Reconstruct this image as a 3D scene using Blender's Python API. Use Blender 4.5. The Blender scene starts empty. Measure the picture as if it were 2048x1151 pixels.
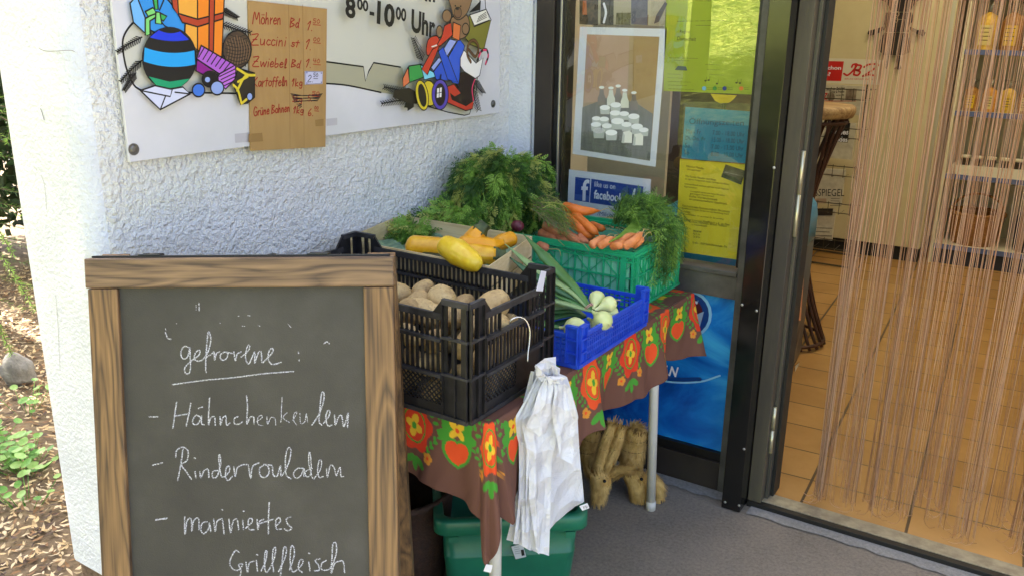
import bpy, bmesh, math, random
import numpy as np
from mathutils import Vector, Matrix
from mathutils.geometry import tessellate_polygon
random.seed(7); np.random.seed(7)
S = bpy.context.scene
COL = S.collection
R = math.radians

# ------------------------------------------------------------------ camera
FPX = 1735.9
CAM = Vector((1.66979, -2.59249, 1.5))
_p, _r, _y = R(16.88), R(.85), R(32.54)
_f = Vector((-math.sin(_y)*math.cos(_p), math.cos(_y)*math.cos(_p), -math.sin(_p)))
_rt = Vector((math.cos(_y), math.sin(_y), 0)); _up = _rt.cross(_f)
RT = _rt*math.cos(_r) + _up*math.sin(_r); UP = -_rt*math.sin(_r) + _up*math.cos(_r); FW = _f
cam = bpy.data.cameras.new('camera'); co = bpy.data.objects.new('camera', cam); COL.objects.link(co)
cam.sensor_width = 36; cam.lens = 36*FPX/2048; cam.clip_end = 500; cam.clip_start = .02
m = Matrix.Identity(4)
for i in range(3):
    m[i][0], m[i][1], m[i][2], m[i][3] = RT[i], UP[i], -FW[i], CAM[i]
co.matrix_world = m
S.camera = co
# ------------------------------------------------------------------ world, sun, exposure
SUN_EL, SUN_AZ = 48, 273          # azimuth clockwise from +Y: the sun stands left of the shop, just behind the line of its front
W = bpy.data.worlds.new('World'); S.world = W; W.use_nodes = True
nt = W.node_tree; nt.nodes.clear()
sky = nt.nodes.new('ShaderNodeTexSky'); sky.sky_type = 'NISHITA'; sky.sun_disc = False
sky.sun_elevation = R(SUN_EL); sky.sun_rotation = R(SUN_AZ); sky.air_density = .5; sky.dust_density = 4; sky.ozone_density = .6
bg = nt.nodes.new('ShaderNodeBackground'); bg.inputs[1].default_value = .15
wo = nt.nodes.new('ShaderNodeOutputWorld')
hs_ = nt.nodes.new('ShaderNodeHueSaturation'); hs_.inputs['Saturation'].default_value = .84; nt.links.new(sky.outputs[0], hs_.inputs['Color']); nt.links.new(hs_.outputs[0], bg.inputs[0]); nt.links.new(bg.outputs[0], wo.inputs[0])
sl = bpy.data.lights.new('sun', 'SUN'); sl.energy = 4.2; sl.angle = R(.5); sl.color = (1, .95, .86)
so = bpy.data.objects.new('sun', sl); COL.objects.link(so)
_a, _e = R(SUN_AZ), R(SUN_EL)
sd = Vector((math.sin(_a)*math.cos(_e), math.cos(_a)*math.cos(_e), math.sin(_e)))
so.rotation_euler = sd.to_track_quat('Z', 'Y').to_euler(); so.location = sd*20
S.view_settings.view_transform = 'Standard'; S.view_settings.look = 'None'
S.view_settings.exposure = 2.8; S.view_settings.gamma = 1
LAMP = 3.3
S.render.engine = 'CYCLES'
S.cycles.max_bounces = 8; S.cycles.diffuse_bounces = 4; S.cycles.glossy_bounces = 4
S.cycles.transparent_max_bounces = 24; S.cycles.transmission_bounces = 4
S.cycles.use_denoising = True; S.cycles.sample_clamp_indirect = 6

# ------------------------------------------------------------------ geometry helpers
def ray(x, y): return FW + RT*((x-1024)/FPX) - UP*((y-575.5)/FPX)
def at(x, y, ax, v):
    d = ray(x, y); i = 'xyz'.index(ax); return CAM + d*((v-CAM[i])/d[i])
def lin(c):
    if isinstance(c, str): c = [int(c[i:i+2], 16) for i in (0, 2, 4)]
    if max(c) > 1: c = [v/255 for v in c]
    return tuple(v/12.92 if v <= .04045 else ((v+.055)/1.055)**2.4 for v in c[:3])
class Plane:
    """a real plane in the place; u to the right, v up, n towards the viewer"""
    def __init__(s, o, u, v):
        s.o = Vector(o); s.u = Vector(u).normalized(); s.n = s.u.cross(Vector(v)).normalized(); s.v = s.n.cross(s.u)
    def px(s, x, y):
        d = ray(x, y); t = (s.o-CAM).dot(s.n)/d.dot(s.n); q = CAM + d*t - s.o
        return (q.dot(s.u), q.dot(s.v))
    def w(s, a, b, n=0): return s.o + s.u*a + s.v*b + s.n*n
def crom(pts, closed=False, n=6):
    P = [np.array(p, float) for p in pts]; N = len(P)
    if N < 3: return [tuple(p) for p in P]
    out = []
    for i in range(N if closed else N-1):
        p1, p2 = P[i], P[(i+1) % N]
        p0 = P[i-1] if (closed or i > 0) else 2*p1-p2
        p3 = P[(i+2) % N] if (closed or i+2 < N) else 2*p2-p1
        for k in range(n):
            t = k/n
            out.append(tuple(.5*(2*p1+(p2-p0)*t+(2*p0-5*p1+4*p2-p3)*t*t+(3*p1-p0-3*p2+p3)*t**3)))
    if not closed: out.append(tuple(P[-1]))
    return out
def org(o):
    v = Vector((0, 0, 0))
    while o is not None: v += o.location; o = o.parent
    return v
class MB:
    def __init__(s): s.v = []; s.f = []; s.m = []; s.mi = {}; s.sm = []
    def _k(s, mat):
        if mat not in s.mi: s.mi[mat] = len(s.mi)
        return s.mi[mat]
    def add(s, vs, fs, mat=None, smooth=False):
        b = len(s.v); s.v += [tuple(v) for v in vs]; k = s._k(mat)
        for f in fs: s.f.append([i+b for i in f]); s.m.append(k); s.sm.append(smooth)
    def box(s, lo, hi, mat=None, T=None, ch=0):
        x0, y0, z0 = lo; x1, y1, z1 = hi
        if ch > 0:
            c = ch; vs = []; 
            for (sx, x) in ((1, x0), (-1, x1)):
                for (sy, y) in ((1, y0), (-1, y1)):
                    for (sz, z) in ((1, z0), (-1, z1)):
                        vs += [(x, y+sy*c, z+sz*c), (x+sx*c, y, z+sz*c), (x+sx*c, y+sy*c, z)]
            bm = bmesh.new()
            for v in vs: bm.verts.new(v)
            bmesh.ops.convex_hull(bm, input=bm.verts[:])
            bmesh.ops.dissolve_limit(bm, angle_limit=.01, verts=bm.verts[:], edges=bm.edges[:])
            bm.verts.index_update()
            V = [v.co.copy() for v in bm.verts]; Fc = [[v.index for v in f.verts] for f in bm.faces]; bm.free()
            if T is not None: V = [T @ v for v in V]
            s.add(V, Fc, mat); return
        vs = [Vector((x, y, z)) for x in (x0, x1) for y in (y0, y1) for z in (z0, z1)]
        if T is not None: vs = [T @ v for v in vs]
        s.add(vs, [(0, 1, 3, 2), (4, 6, 7, 5), (0, 4, 5, 1), (2, 3, 7, 6), (0, 2, 6, 4), (1, 5, 7, 3)], mat)
    def tube(s, pts, rad, seg=8, mat=None, cap=True, smooth=True, mod=None, flat=1):
        P = [Vector(p) for p in pts]; n = len(P)
        if not hasattr(rad, '__len__'): rad = [rad]*n
        t0 = (P[1]-P[0]).normalized(); ref = Vector((0, 0, 1)) if abs(t0.z) < .9 else Vector((1, 0, 0))
        a = t0.cross(ref).normalized(); vs = []
        for i in range(n):
            t = (P[min(i+1, n-1)]-P[max(i-1, 0)]); t = t.normalized() if t.length > 1e-9 else t0
            a = (a-t*a.dot(t)); a = a.normalized() if a.length > 1e-6 else t.orthogonal().normalized(); b = t.cross(a)
            for k in range(seg):
                q = 2*math.pi*k/seg; r = rad[i]*(1 if mod is None else mod(i/(n-1), q))
                vs.append(P[i]+a*(math.cos(q)*r)+b*(math.sin(q)*r*flat))
        fs = [(i*seg+k, i*seg+(k+1) % seg, (i+1)*seg+(k+1) % seg, (i+1)*seg+k) for i in range(n-1) for k in range(seg)]
        if cap: fs += [tuple(range(seg))[::-1], tuple((n-1)*seg+k for k in range(seg))]
        s.add(vs, fs, mat, smooth)
    def lathe(s, prof, seg=24, mat=None, c=(0, 0, 0), smooth=True, mod=None):
        vs = []; n = len(prof)
        for i, (r, z) in enumerate(prof):
            for k in range(seg):
                q = 2*math.pi*k/seg; rr = r*(1 if mod is None else mod(i/(n-1), q)); vs.append((c[0]+rr*math.cos(q), c[1]+rr*math.sin(q), c[2]+z))
        s.add(vs, [(i*seg+k, i*seg+(k+1) % seg, (i+1)*seg+(k+1) % seg, (i+1)*seg+k) for i in range(n-1) for k in range(seg)], mat, smooth)
    def ball(s, c, r, mat=None, sub=2, fn=None, T=None):
        bm = bmesh.new(); bmesh.ops.create_icosphere(bm, subdivisions=sub, radius=1)
        rr = r if hasattr(r, '__len__') else (r, r, r); V = []
        for v in bm.verts:
            k = 1 if fn is None else fn(v.co); q = Vector((v.co.x*rr[0]*k, v.co.y*rr[1]*k, v.co.z*rr[2]*k))
            if T is not None: q = T @ q
            V.append(q+Vector(c))
        s.add(V, [[v.index for v in f.verts] for f in bm.faces], mat, True); bm.free()
    def grid(s, fn, nu, nv, mat=None, smooth=True):
        vs = [fn(i/nu, j/nv) for i in range(nu+1) for j in range(nv+1)]
        s.add(vs, [(i*(nv+1)+j, (i+1)*(nv+1)+j, (i+1)*(nv+1)+j+1, i*(nv+1)+j+1) for i in range(nu) for j in range(nv)], mat, smooth)
    def prism(s, poly, d, mat=None, n=None, smooth=False):
        """closed outline of 3D points, pushed along vector d"""
        P = [Vector(p) for p in poly]; k = len(P); d = Vector(d); tri = tessellate_polygon([P])
        nn = Vector((0, 0, 0))
        for t in tri: nn += (P[t[1]]-P[t[0]]).cross(P[t[2]]-P[t[0]])
        fl = nn.dot(d) > 0
        vs = P+[p+d for p in P]; fs = []
        for t in tri:
            t = tuple(t); b = tuple(i+k for i in t)
            fs += [t[::-1], b] if fl else [t, b[::-1]]
        s.add(vs, fs, mat)
        area = sum((P[i].cross(P[(i+1) % k])).dot(d) for i in range(k))
        sd_ = [(i, (i+1) % k, (i+1) % k+k, i+k) for i in range(k)]
        s.add(vs, sd_ if area > 0 else [f[::-1] for f in sd_], mat, smooth)
    def build(s, name, mat=None, parent=None, local=False, bevel=0, weld=False, autosm=None):
        o_ = Vector((0, 0, 0)) if (parent is None or local) else org(parent)
        me = bpy.data.meshes.new(name)
        me.from_pydata([(v[0]-o_.x, v[1]-o_.y, v[2]-o_.z) for v in s.v], [], s.f)
        inv = {k: q for q, k in s.mi.items()}
        for k in range(len(inv)): me.materials.append(inv[k] if inv[k] is not None else mat)
        me.polygons.foreach_set('material_index', s.m); me.polygons.foreach_set('use_smooth', s.sm)
        if weld:
            bm = bmesh.new(); bm.from_mesh(me); bmesh.ops.remove_doubles(bm, verts=bm.verts[:], dist=1e-5); bm.to_mesh(me); bm.free()
        me.update()
        o = bpy.data.objects.new(name, me); COL.objects.link(o)
        if parent is not None: o.parent = parent
        if bevel:
            b = o.modifiers.new('bevel', 'BEVEL'); b.width = bevel; b.segments = 2; b.limit_method = 'ANGLE'; b.angle_limit = R(40)
        return o
def tag(o, label=None, cat=None, group=None, kind=None):
    if label: o['label'] = label
    if cat: o['category'] = cat
    if group: o['group'] = group
    if kind: o['kind'] = kind
    return o
def thing(name, label, cat, loc=(0, 0, 0), group=None):
    o = bpy.data.objects.new(name, None); COL.objects.link(o); o.location = loc; o.empty_display_size = .05
    return tag(o, label, cat, group)

# ------------------------------------------------------------------ materials
def nodes(name):
    mt = bpy.data.materials.new(name); mt.use_nodes = True; n = mt.node_tree
    return mt, n, n.nodes['Principled BSDF'], n.nodes['Material Output']
def tex_noise(n, sc, det=4, rough=.55, vec=None, dist=0):
    t = n.nodes.new('ShaderNodeTexNoise'); t.inputs['Scale'].default_value = sc; t.inputs['Detail'].default_value = det
    t.inputs['Roughness'].default_value = rough; t.inputs['Distortion'].default_value = dist
    if vec is not None: n.links.new(vec, t.inputs['Vector'])
    return t.outputs['Fac']
def coord(n, which='Object', scale=(1, 1, 1), rot=(0, 0, 0)):
    c = n.nodes.new('ShaderNodeTexCoord'); mp = n.nodes.new('ShaderNodeMapping')
    mp.inputs['Scale'].default_value = scale; mp.inputs['Rotation'].default_value = rot
    n.links.new(c.outputs[which], mp.inputs['Vector']); return mp.outputs[0]
def ramp(n, fac, stops):
    r = n.nodes.new('ShaderNodeValToRGB'); e = r.color_ramp.elements
    while len(e) < len(stops): e.new(.5)
    for k, (p, c) in enumerate(stops): e[k].position = p; e[k].color = (*c, 1) if len(c) == 3 else c
    n.links.new(fac, r.inputs[0]); return r.outputs[0]
def bump(n, bs, h, dist, strength=1):
    b = n.nodes.new('ShaderNodeBump'); b.inputs['Distance'].default_value = dist; b.inputs['Strength'].default_value = strength
    n.links.new(h, b.inputs['Height']); n.links.new(b.outputs[0], bs.inputs['Normal']); return b
_mc = {}
def M(name, c, rough=.5, c2=None, vs=8, metal=0, bmp=0, bs=60, spec=.5, lo=.35, hi=.65, trans=0, sss=0, scale=(1, 1, 1), emit=0, coat=0):
    key = name
    if key in _mc: return _mc[key]
    mt, n, b, o = nodes(name); c = lin(c)
    b.inputs['Roughness'].default_value = rough; b.inputs['Metallic'].default_value = metal
    b.inputs['Specular IOR Level'].default_value = spec; b.inputs['Coat Weight'].default_value = coat
    v = coord(n, 'Object', scale)
    if c2 is not None:
        n.links.new(ramp(n, tex_noise(n, vs, 5, .6, v), [(lo, c), (hi, lin(c2))]), b.inputs['Base Color'])
    else: b.inputs['Base Color'].default_value = (*c, 1)
    if bmp: bump(n, b, tex_noise(n, bs, 4, .6, v), bmp)
    if sss: b.inputs['Subsurface Weight'].default_value = sss; b.inputs['Subsurface Radius'].default_value = (.01, .006, .004)
    if emit: b.inputs['Emission Color'].default_value = (*c, 1); b.inputs['Emission Strength'].default_value = emit
    if trans:
        tr = n.nodes.new('ShaderNodeBsdfTranslucent'); mx = n.nodes.new('ShaderNodeMixShader'); mx.inputs[0].default_value = trans
        src = b.inputs['Base Color'].links
        if src: n.links.new(src[0].from_socket, tr.inputs[0])
        else: tr.inputs[0].default_value = (*c, 1)
        n.links.new(b.outputs[0], mx.inputs[1]); n.links.new(tr.outputs[0], mx.inputs[2]); n.links.new(mx.outputs[0], o.inputs[0])
    _mc[key] = mt; return mt
def wood(name, axis, dark, light, sc=1.0, rough=.55):
    """stained softwood: long flowing growth rings along one axis"""
    mt, n, b, o = nodes(name)
    st = [9, 9, 9]; st['xyz'.index(axis)] = 1.1
    v = coord(n, 'Object', tuple(k*sc for k in st))
    low = tex_noise(n, 1.15, 2, .5, v, .5)
    mul = n.nodes.new('ShaderNodeMath'); mul.operation = 'MULTIPLY'; mul.inputs[1].default_value = 19; n.links.new(low, mul.inputs[0])
    fr = n.nodes.new('ShaderNodeMath'); fr.operation = 'PINGPONG'; fr.inputs[1].default_value = 1; n.links.new(mul.outputs[0], fr.inputs[0])
    st2 = [160, 160, 160]; st2['xyz'.index(axis)] = 4
    fine = tex_noise(n, 1, 3, .6, coord(n, 'Object', tuple(st2)))
    mx = n.nodes.new('ShaderNodeMath'); mx.operation = 'MULTIPLY_ADD'; mx.inputs[1].default_value = .8; n.links.new(fine, mx.inputs[0]); 
    m2 = n.nodes.new('ShaderNodeMath'); m2.operation = 'MULTIPLY'; m2.inputs[1].default_value = .34; n.links.new(fr.outputs[0], m2.inputs[0]); n.links.new(m2.outputs[0], mx.inputs[2])
    d, l = lin(dark), lin(light); mid = tuple((a+c)/2 for a, c in zip(d, l))
    n.links.new(ramp(n, mx.outputs[0], [(.35, d), (.6, mid), (.9, l)]), b.inputs['Base Color'])
    b.inputs['Roughness'].default_value = rough; bump(n, b, mx.outputs[0], .0006)
    return mt
def colour_attr(name, rough=.7, bmp=.0004, bs=900, spec=.3, trans=0):
    mt, n, b, o = nodes(name)
    a = n.nodes.new('ShaderNodeAttribute'); a.attribute_name = 'Col'
    n.links.new(a.outputs['Color'], b.inputs['Base Color']); b.inputs['Roughness'].default_value = rough
    b.inputs['Specular IOR Level'].default_value = spec
    if bmp: bump(n, b, tex_noise(n, bs, 2, .5, coord(n)), bmp)
    return mt
def set_cols(o, cols):
    a = o.data.color_attributes.new('Col', 'FLOAT_COLOR', 'POINT')
    c = np.ones((len(o.data.vertices), 4), np.float32); c[:, :3] = cols; a.data.foreach_set('color', c.ravel())

# ------------------------------------------------------------------ flat printed or written marks on a real plane
class Art:
    def __init__(s, plane, base=.0008, step=.00012): s.p = plane; s.h = base; s.st = step; s.mb = MB()
    def _lay(s, pts2, mat):
        s.h += s.st; P = [Vector((a, b, 0)) for a, b in pts2]
        tri = tessellate_polygon([P]); fs = []
        for t in tri:
            a, b, c = (P[i] for i in t)
            fs.append(tuple(t) if (b-a).cross(c-a).z > 0 else tuple(t)[::-1])
        s.mb.add([s.p.w(a, b, s.h) for a, b in pts2], fs, mat)
    def map(s, pts, tr=None):
        if tr: pts = [tr(*q) for q in pts]
        return [s.p.px(*q) for q in pts]
    def poly(s, pts, mat, smooth=False, out=0, omat=None, tr=None, n=5):
        q = s.map(pts, tr)
        if smooth: q = crom(q, True, n)
        s._lay(q, mat)
        if out: s.rib(q+[q[0]], out, omat)
    def rib(s, q, w, mat, lay=True):
        """ribbon of width w metres along plane coordinates q"""
        if lay: s.h += s.st
        n = len(q); vs = []; w = w if hasattr(w, '__len__') else [w]*n
        for i in range(n):
            a = np.array(q[max(i-1, 0)]); b = np.array(q[min(i+1, n-1)]); t = b-a; L = np.hypot(*t); t = t/L if L > 1e-9 else np.array([1, 0])
            nn = np.array([-t[1], t[0]])*w[i]/2
            vs += [s.p.w(q[i][0]+nn[0], q[i][1]+nn[1], s.h), s.p.w(q[i][0]-nn[0], q[i][1]-nn[1], s.h)]
        s.mb.add(vs, [(2*i, 2*i+1, 2*i+3, 2*i+2) for i in range(n-1)], mat)
        for e, k in ((0, 0), (n-1, -1)):
            c = q[e]; r = w[e]/2
            if r > .0007:
                cs = [s.p.w(c[0]+r*math.cos(x*math.pi/4), c[1]+r*math.sin(x*math.pi/4), s.h-1e-5) for x in range(8)]
                s.mb.add(cs, [tuple(range(8))], mat)
    def line(s, pts, w, mat, smooth=True, tr=None, n=5, taper=0):
        q = s.map(pts, tr)
        if smooth and len(q) > 2: q = crom(q, False, n)
        W = w
        if taper: W = [w*(1-taper*abs(2*i/(len(q)-1)-1)**2) for i in range(len(q))]
        s.rib(q, W, mat)
    def ell(s, c, rx, ry, mat, out=0, omat=None, tr=None, rot=0, n=20):
        pts = []
        for k in range(n):
            a = 2*math.pi*k/n; x, y = rx*math.cos(a), ry*math.sin(a)
            pts.append((c[0]+x*math.cos(rot)-y*math.sin(rot), c[1]+x*math.sin(rot)+y*math.cos(rot)))
        s.poly(pts, mat, False, out, omat, tr)
    def text(s, body, bl, br, tl, mat, bold=0, tr=None, shear=0):
        """lettering fitted to the box given by its lower left, lower right and upper left corners"""
        s.h += s.st; bl, br, tl = s.map([bl, br, tl], tr)
        cu = bpy.data.curves.new('t', 'FONT'); cu.body = body; cu.offset = bold; cu.resolution_u = 3; cu.shear = shear
        o = bpy.data.objects.new('t', cu); COL.objects.link(o); bpy.context.view_layer.update()
        me = bpy.data.meshes.new_from_object(o.evaluated_get(bpy.context.evaluated_depsgraph_get()))
        V = [v.co.copy() for v in me.vertices]; Fc = [tuple(p.vertices) for p in me.polygons]
        bpy.data.objects.remove(o); bpy.data.curves.remove(cu); bpy.data.meshes.remove(me)
        if not V: return
        x0 = min(v.x for v in V); x1 = max(v.x for v in V); y0 = min(v.y for v in V); y1 = max(v.y for v in V)
        bl, br, tl = np.array(bl), np.array(br), np.array(tl); out = []
        for v in V:
            q = bl+(br-bl)*((v.x-x0)/(x1-x0))+(tl-bl)*((v.y-y0)/(y1-y0)); out.append(s.p.w(q[0], q[1], s.h))
        s.mb.add(out, Fc, mat)
    def build(s, name, parent): 
        o = s.mb.build(name, None, parent)
        bm = bmesh.new(); bm.from_mesh(o.data); nn = s.p.n
        fl = [f for f in bm.faces if f.normal.dot(nn) < 0]
        bmesh.ops.reverse_faces(bm, faces=fl); bm.to_mesh(o.data); bm.free(); return o
INK = M('black print ink', '15130f', .45)
# ================================================================== SETTING
def plaster(name, sc, dist, col='e9e9e6', col2='dcdcd8', rough=.85, det=3, d2=0):
    mt, n, b, o = nodes(name); v = coord(n)
    n.links.new(ramp(n, tex_noise(n, 6, 5, .6, v), [(.3, lin(col2)), (.7, lin(col))]), b.inputs['Base Color'])
    b.inputs['Roughness'].default_value = rough; b.inputs['Specular IOR Level'].default_value = .3
    bump(n, b, tex_noise(n, sc, det, .55, v, d2), dist); return mt
PL_R = plaster('rough white render', 76, .016, d2=.25)
PL_S = plaster('smooth white plaster', 105, .006, 'e6e9ee', 'd3d7dd')
def concrete(name, a, b_, sc=1):
    mt, n, b, o = nodes(name); v = coord(n)
    big = tex_noise(n, 4, 6, .65, v); fine = tex_noise(n, 95, 5, .8, v)
    mx = n.nodes.new('ShaderNodeMath'); mx.operation = 'MULTIPLY_ADD'; mx.inputs[1].default_value = .7
    n.links.new(fine, mx.inputs[0])
    m2 = n.nodes.new('ShaderNodeMath'); m2.operation = 'MULTIPLY'; m2.inputs[1].default_value = .3; n.links.new(big, m2.inputs[0]); n.links.new(m2.outputs[0], mx.inputs[2])
    n.links.new(ramp(n, mx.outputs[0], [(.3, lin(a)), (.5, lin(b_)), (.62, tuple(1.25*k for k in lin(b_))), (.75, lin('a9a7a2'))]), b.inputs['Base Color'])
    b.inputs['Roughness'].default_value = .9; bump(n, b, fine, .004); return mt
CONC = concrete('worn concrete', '59544b', '82796c')
CEM = concrete('cement smear', '6c6b68', '8d8c88')
# --- ground: one sheet to the horizon, paving on it
g = MB(); g.grid(lambda a, b: (-150+300*a, -150+300*b, -.03), 40, 40)
SOIL = M('brown garden soil', '5a4a36', .95, '7c694c', 14, bmp=.01, bs=30)
tag(g.build('ground', SOIL), kind='structure')
g = MB(); g.box((-.295, -4.5, -.15), (6, .03, 0)); tag(g.build('pavement', CONC), kind='structure')
g = MB()
def smear(x0, x1, y0, y1, z):
    n = 40; vs = []
    for k in range(n+1):
        x = x0+(x1-x0)*k/n; vs += [(x, y1, z), (x, y0+random.uniform(-.008, .008), z)]
    g.add(vs, [(2*k, 2*k+1, 2*k+3, 2*k+2) for k in range(n)])
smear(.2, .91, -.065, .0, .004); smear(.985, 2.6, -.095, -.045, .004)
tag(g.build('kerb_strip', CEM), kind='structure')
# --- sunlit lawn behind the viewer, seen only as a reflection in the glass
g = MB(); g.grid(lambda a, b: (-14+24*a, -16+11*b, -.02+(1-b)*2.4+.12*math.sin(a*60)*math.sin(b*23)), 90, 40)
tag(g.build('lawn', M('sunny lawn', '4d6a1c', .9, 'd2d466', 7, bmp=.15, bs=9)), kind='structure')

# --- left wing wall: rough render on the shop side, smooth rounded end towards the viewer, brown plinth
wall = thing('wing_wall', 'rough white rendered wall running from the shop window to a smooth sunlit end at the left', 'wall', (-.15, -.8, 0))
def wall_path(ins=0):
    p = [(0-ins, 0), (0-ins, -1.53)]
    for k in range(1, 9):
        a = k/8*math.pi/2; p.append((-.055+(.055-ins)*math.cos(a), -1.53-(.06-ins)*math.sin(a)))
    p.append((-.255, -1.59+ins))
    for k in range(1, 9):
        a = math.pi/2+k/8*math.pi/2; p.append((-.25+(.05-ins)*math.cos(a), -1.53-(.06-ins)*math.sin(a)))
    p += [(-.3+ins, -1), (-.3+ins, 1.4)]
    return p
wb = MB(); P = wall_path(); nz = 40
for i in range(len(P)-1):
    mt = PL_R if (i < 3 or i > 17) else PL_S
    wb.grid(lambda a, b, p=P[i+1], q=P[i]: (p[0]+(q[0]-p[0])*a, p[1]+(q[1]-p[1])*a, .2+2.6*b), 1, nz, mt)
wb.build('wall', None, wall, weld=True)
pb = MB(); P2 = wall_path(.012)
for i in range(len(P2)-1):
    pb.grid(lambda a, b, p=P2[i+1], q=P2[i]: (p[0]+(q[0]-p[0])*a, p[1]+(q[1]-p[1])*a, -.1+.3*b), 1, 2)
pb.build('plinth', M('brown pebble plinth', '5b4636', .95, '8a7358', 60, bmp=.006, bs=160), wall, weld=True)
# fine cracks on the smooth end of the wall
EP = Plane((-.15, -1.5905, 1), (1, 0, 0), (0, 0, 1))
cr = Art(EP, .0005)
CRK = M('hairline crack', '8d8b86', .9)
cr.line([(78, 96), (84, 100), (100, 103), (140, 101), (150, 104)], .0012, CRK); cr.line([(82, 218), (85, 226), (89, 240)], .002, M('dark scratch', '4a4a48', .9))
cr.line([(112, 590), (116, 640), (119, 700), (121, 740)], .0012, CRK); cr.line([(83, 350), (90, 372), (94, 420)], .0012, CRK)
cr.build('crack', wall)

# --- shop building: plaster return beside the window, upper front, added eave out of view, room behind
shop = thing('shop_building', 'white plastered shop front with a narrow smooth return beside the dark window frame', 'building', (1.2, 0, 0))
b = MB(); b.box((0, -.012, 0), (.088, .12, 2.3), PL_S); b.box((.0915, -.006, 0), (.108, .12, 2.3), PL_S); b.build('return_strip', None, shop)
b = MB(); b.box((-.3, 0, 2.305), (5, .15, 3.0)); b.box((2.35, 0, 0), (5, .15, 2.3)); b.build('facade', PL_S, shop)
b = MB(); b.box((-.34, -.3, 2.82), (5, -.003, 2.98)); b.build('added_eave', M('white painted soffit', 'e0dfda', .8), shop)  # eave out of view, added for its shade, kept short to let light in
CREAM = M('cream room wall', 'd4cebb', .8, 'ccc5b0', 3)
b = MB(); b.box((-.296, .153, -.1), (-.2, 5.3, 2.75)); b.box((-.197, 5.2, -.1), (5, 5.3, 2.75)); b.box((4.9, .153, -.1), (5, 5.197, 2.75)); b.build('room_wall', CREAM, shop)
b = MB(); b.box((-.296, .153, 2.752), (5, 5.3, 2.85)); b.build('ceiling', M('room ceiling', 'e6e2d4', .9), shop)
def tiles():
    mt, n, bs, o = nodes('ochre floor tiles'); v = coord(n, 'Object')
    br = n.nodes.new('ShaderNodeTexBrick'); br.offset = 0; br.squash = 1
    mp = n.nodes.new('ShaderNodeMapping'); mp.vector_type = 'TEXTURE'
    mp.inputs['Location'].default_value = (1.117, .036, 0); mp.inputs['Rotation'].default_value = (0, 0, R(3))
    n.links.new(v, mp.inputs['Vector']); n.links.new(mp.outputs[0], br.inputs['Vector'])
    for k, c in (('Color1', 'bf9459'), ('Color2', 'b0864e'), ('Mortar', '6f5f44')): br.inputs[k].default_value = (*lin(c), 1)
    br.inputs['Scale'].default_value = 1; br.inputs['Mortar Size'].default_value = .0035; br.inputs['Brick Width'].default_value = .322; br.inputs['Row Height'].default_value = .2135
    mx = n.nodes.new('ShaderNodeMixRGB'); mx.blend_type = 'MULTIPLY'; mx.inputs[0].default_value = .5
    n.links.new(br.outputs['Color'], mx.inputs[1]); n.links.new(ramp(n, tex_noise(n, 5, 5, .65, v), [(.3, (.62, .58, .52)), (.7, (1, 1, 1))]), mx.inputs[2])
    n.links.new(mx.outputs[0], bs.inputs['Base Color']); bs.inputs['Roughness'].default_value = .26
    bump(n, bs, br.outputs['Fac'], -.002); return mt
b = MB(); b.box((-.2, .062, -.08), (4.9, 5.2, 0), tiles())
for k in range(-5, 12):
    c3, s3 = math.cos(R(3)), math.sin(R(3)); x0, y0 = 1.117+.322*k*c3, .036+.322*k*s3
    def pt(t, o): return (x0-s3*t+c3*o, y0+c3*t+s3*o)
    t0 = (.066-y0)/c3
    q = [pt(t0, -.0045), pt(t0, .0045), pt(5, .0045), pt(5, -.0045)]
    b.add([(x, max(y, .064), .0015) for x, y in q], [(0, 1, 2, 3)], M('dark tile joint', '5c4a30', .9))
tag(b.build('shop_floor'), kind='structure')

# --- shop window: metal frame, glass, lower panel
DK = M('dark brown anodised metal', '2a2521', .38, '3a332c', 5, spec=.5, bmp=.0003, bs=40)
GM = M('worn grey metal', '4c4a46', .45, '6b6862', 9, metal=.3, bmp=.0004, bs=120)
BK = M('black metal', '151413', .3, '1e1c1a', 20)
CH = M('bare aluminium edge', 'b9b7b2', .3, metal=.9)
def glass_mat(name, boost=.0, rough=0):
    mt, n, bs, o = nodes(name); n.nodes.remove(bs)
    tr = n.nodes.new('ShaderNodeBsdfTransparent'); tr.inputs[0].default_value = (.985, .992, .987, 1)
    gl = n.nodes.new('ShaderNodeBsdfGlossy'); gl.inputs['Roughness'].default_value = rough
    fr = n.nodes.new('ShaderNodeFresnel'); fr.inputs[0].default_value = 1.52
    ad = n.nodes.new('ShaderNodeMath'); ad.operation = 'MULTIPLY_ADD'; ad.inputs[1].default_value = 2.8; ad.inputs[2].default_value = boost; ad.use_clamp = True
    ge = n.nodes.new('ShaderNodeNewGeometry'); iv = n.nodes.new('ShaderNodeMath'); iv.operation = 'SUBTRACT'; iv.inputs[0].default_value = 1; n.links.new(ge.outputs['Backfacing'], iv.inputs[1])
    fm = n.nodes.new('ShaderNodeMath'); fm.operation = 'MULTIPLY'; n.links.new(fr.outputs[0], fm.inputs[0]); n.links.new(iv.outputs[0], fm.inputs[1]); n.links.new(fm.outputs[0], ad.inputs[0])
    mx = n.nodes.new('ShaderNodeMixShader'); n.links.new(ad.outputs[0], mx.inputs[0]); n.links.new(tr.outputs[0], mx.inputs[1]); n.links.new(gl.outputs[0], mx.inputs[2])
    n.links.new(mx.outputs[0], o.inputs[0]); return mt
GLASS = glass_mat('double glazing')
win = thing('shop_window', 'dark framed shop window with posters behind its glass, between white wall and doorway', 'window', (.5, 0, 0))
b = MB(); b.box((.108, -.02, 0), (.176, .1, 2.3), DK); b.box((.1775, -.012, 0), (.196, .09, 2.3), BK); b.box((.1965, -.016, .1), (.2035, .02, 2.2), CH)
b.box((.204, -.006, .79), (.212, .02, 2.2), BK); b.build('left_stile', None, win, bevel=.002)
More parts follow.
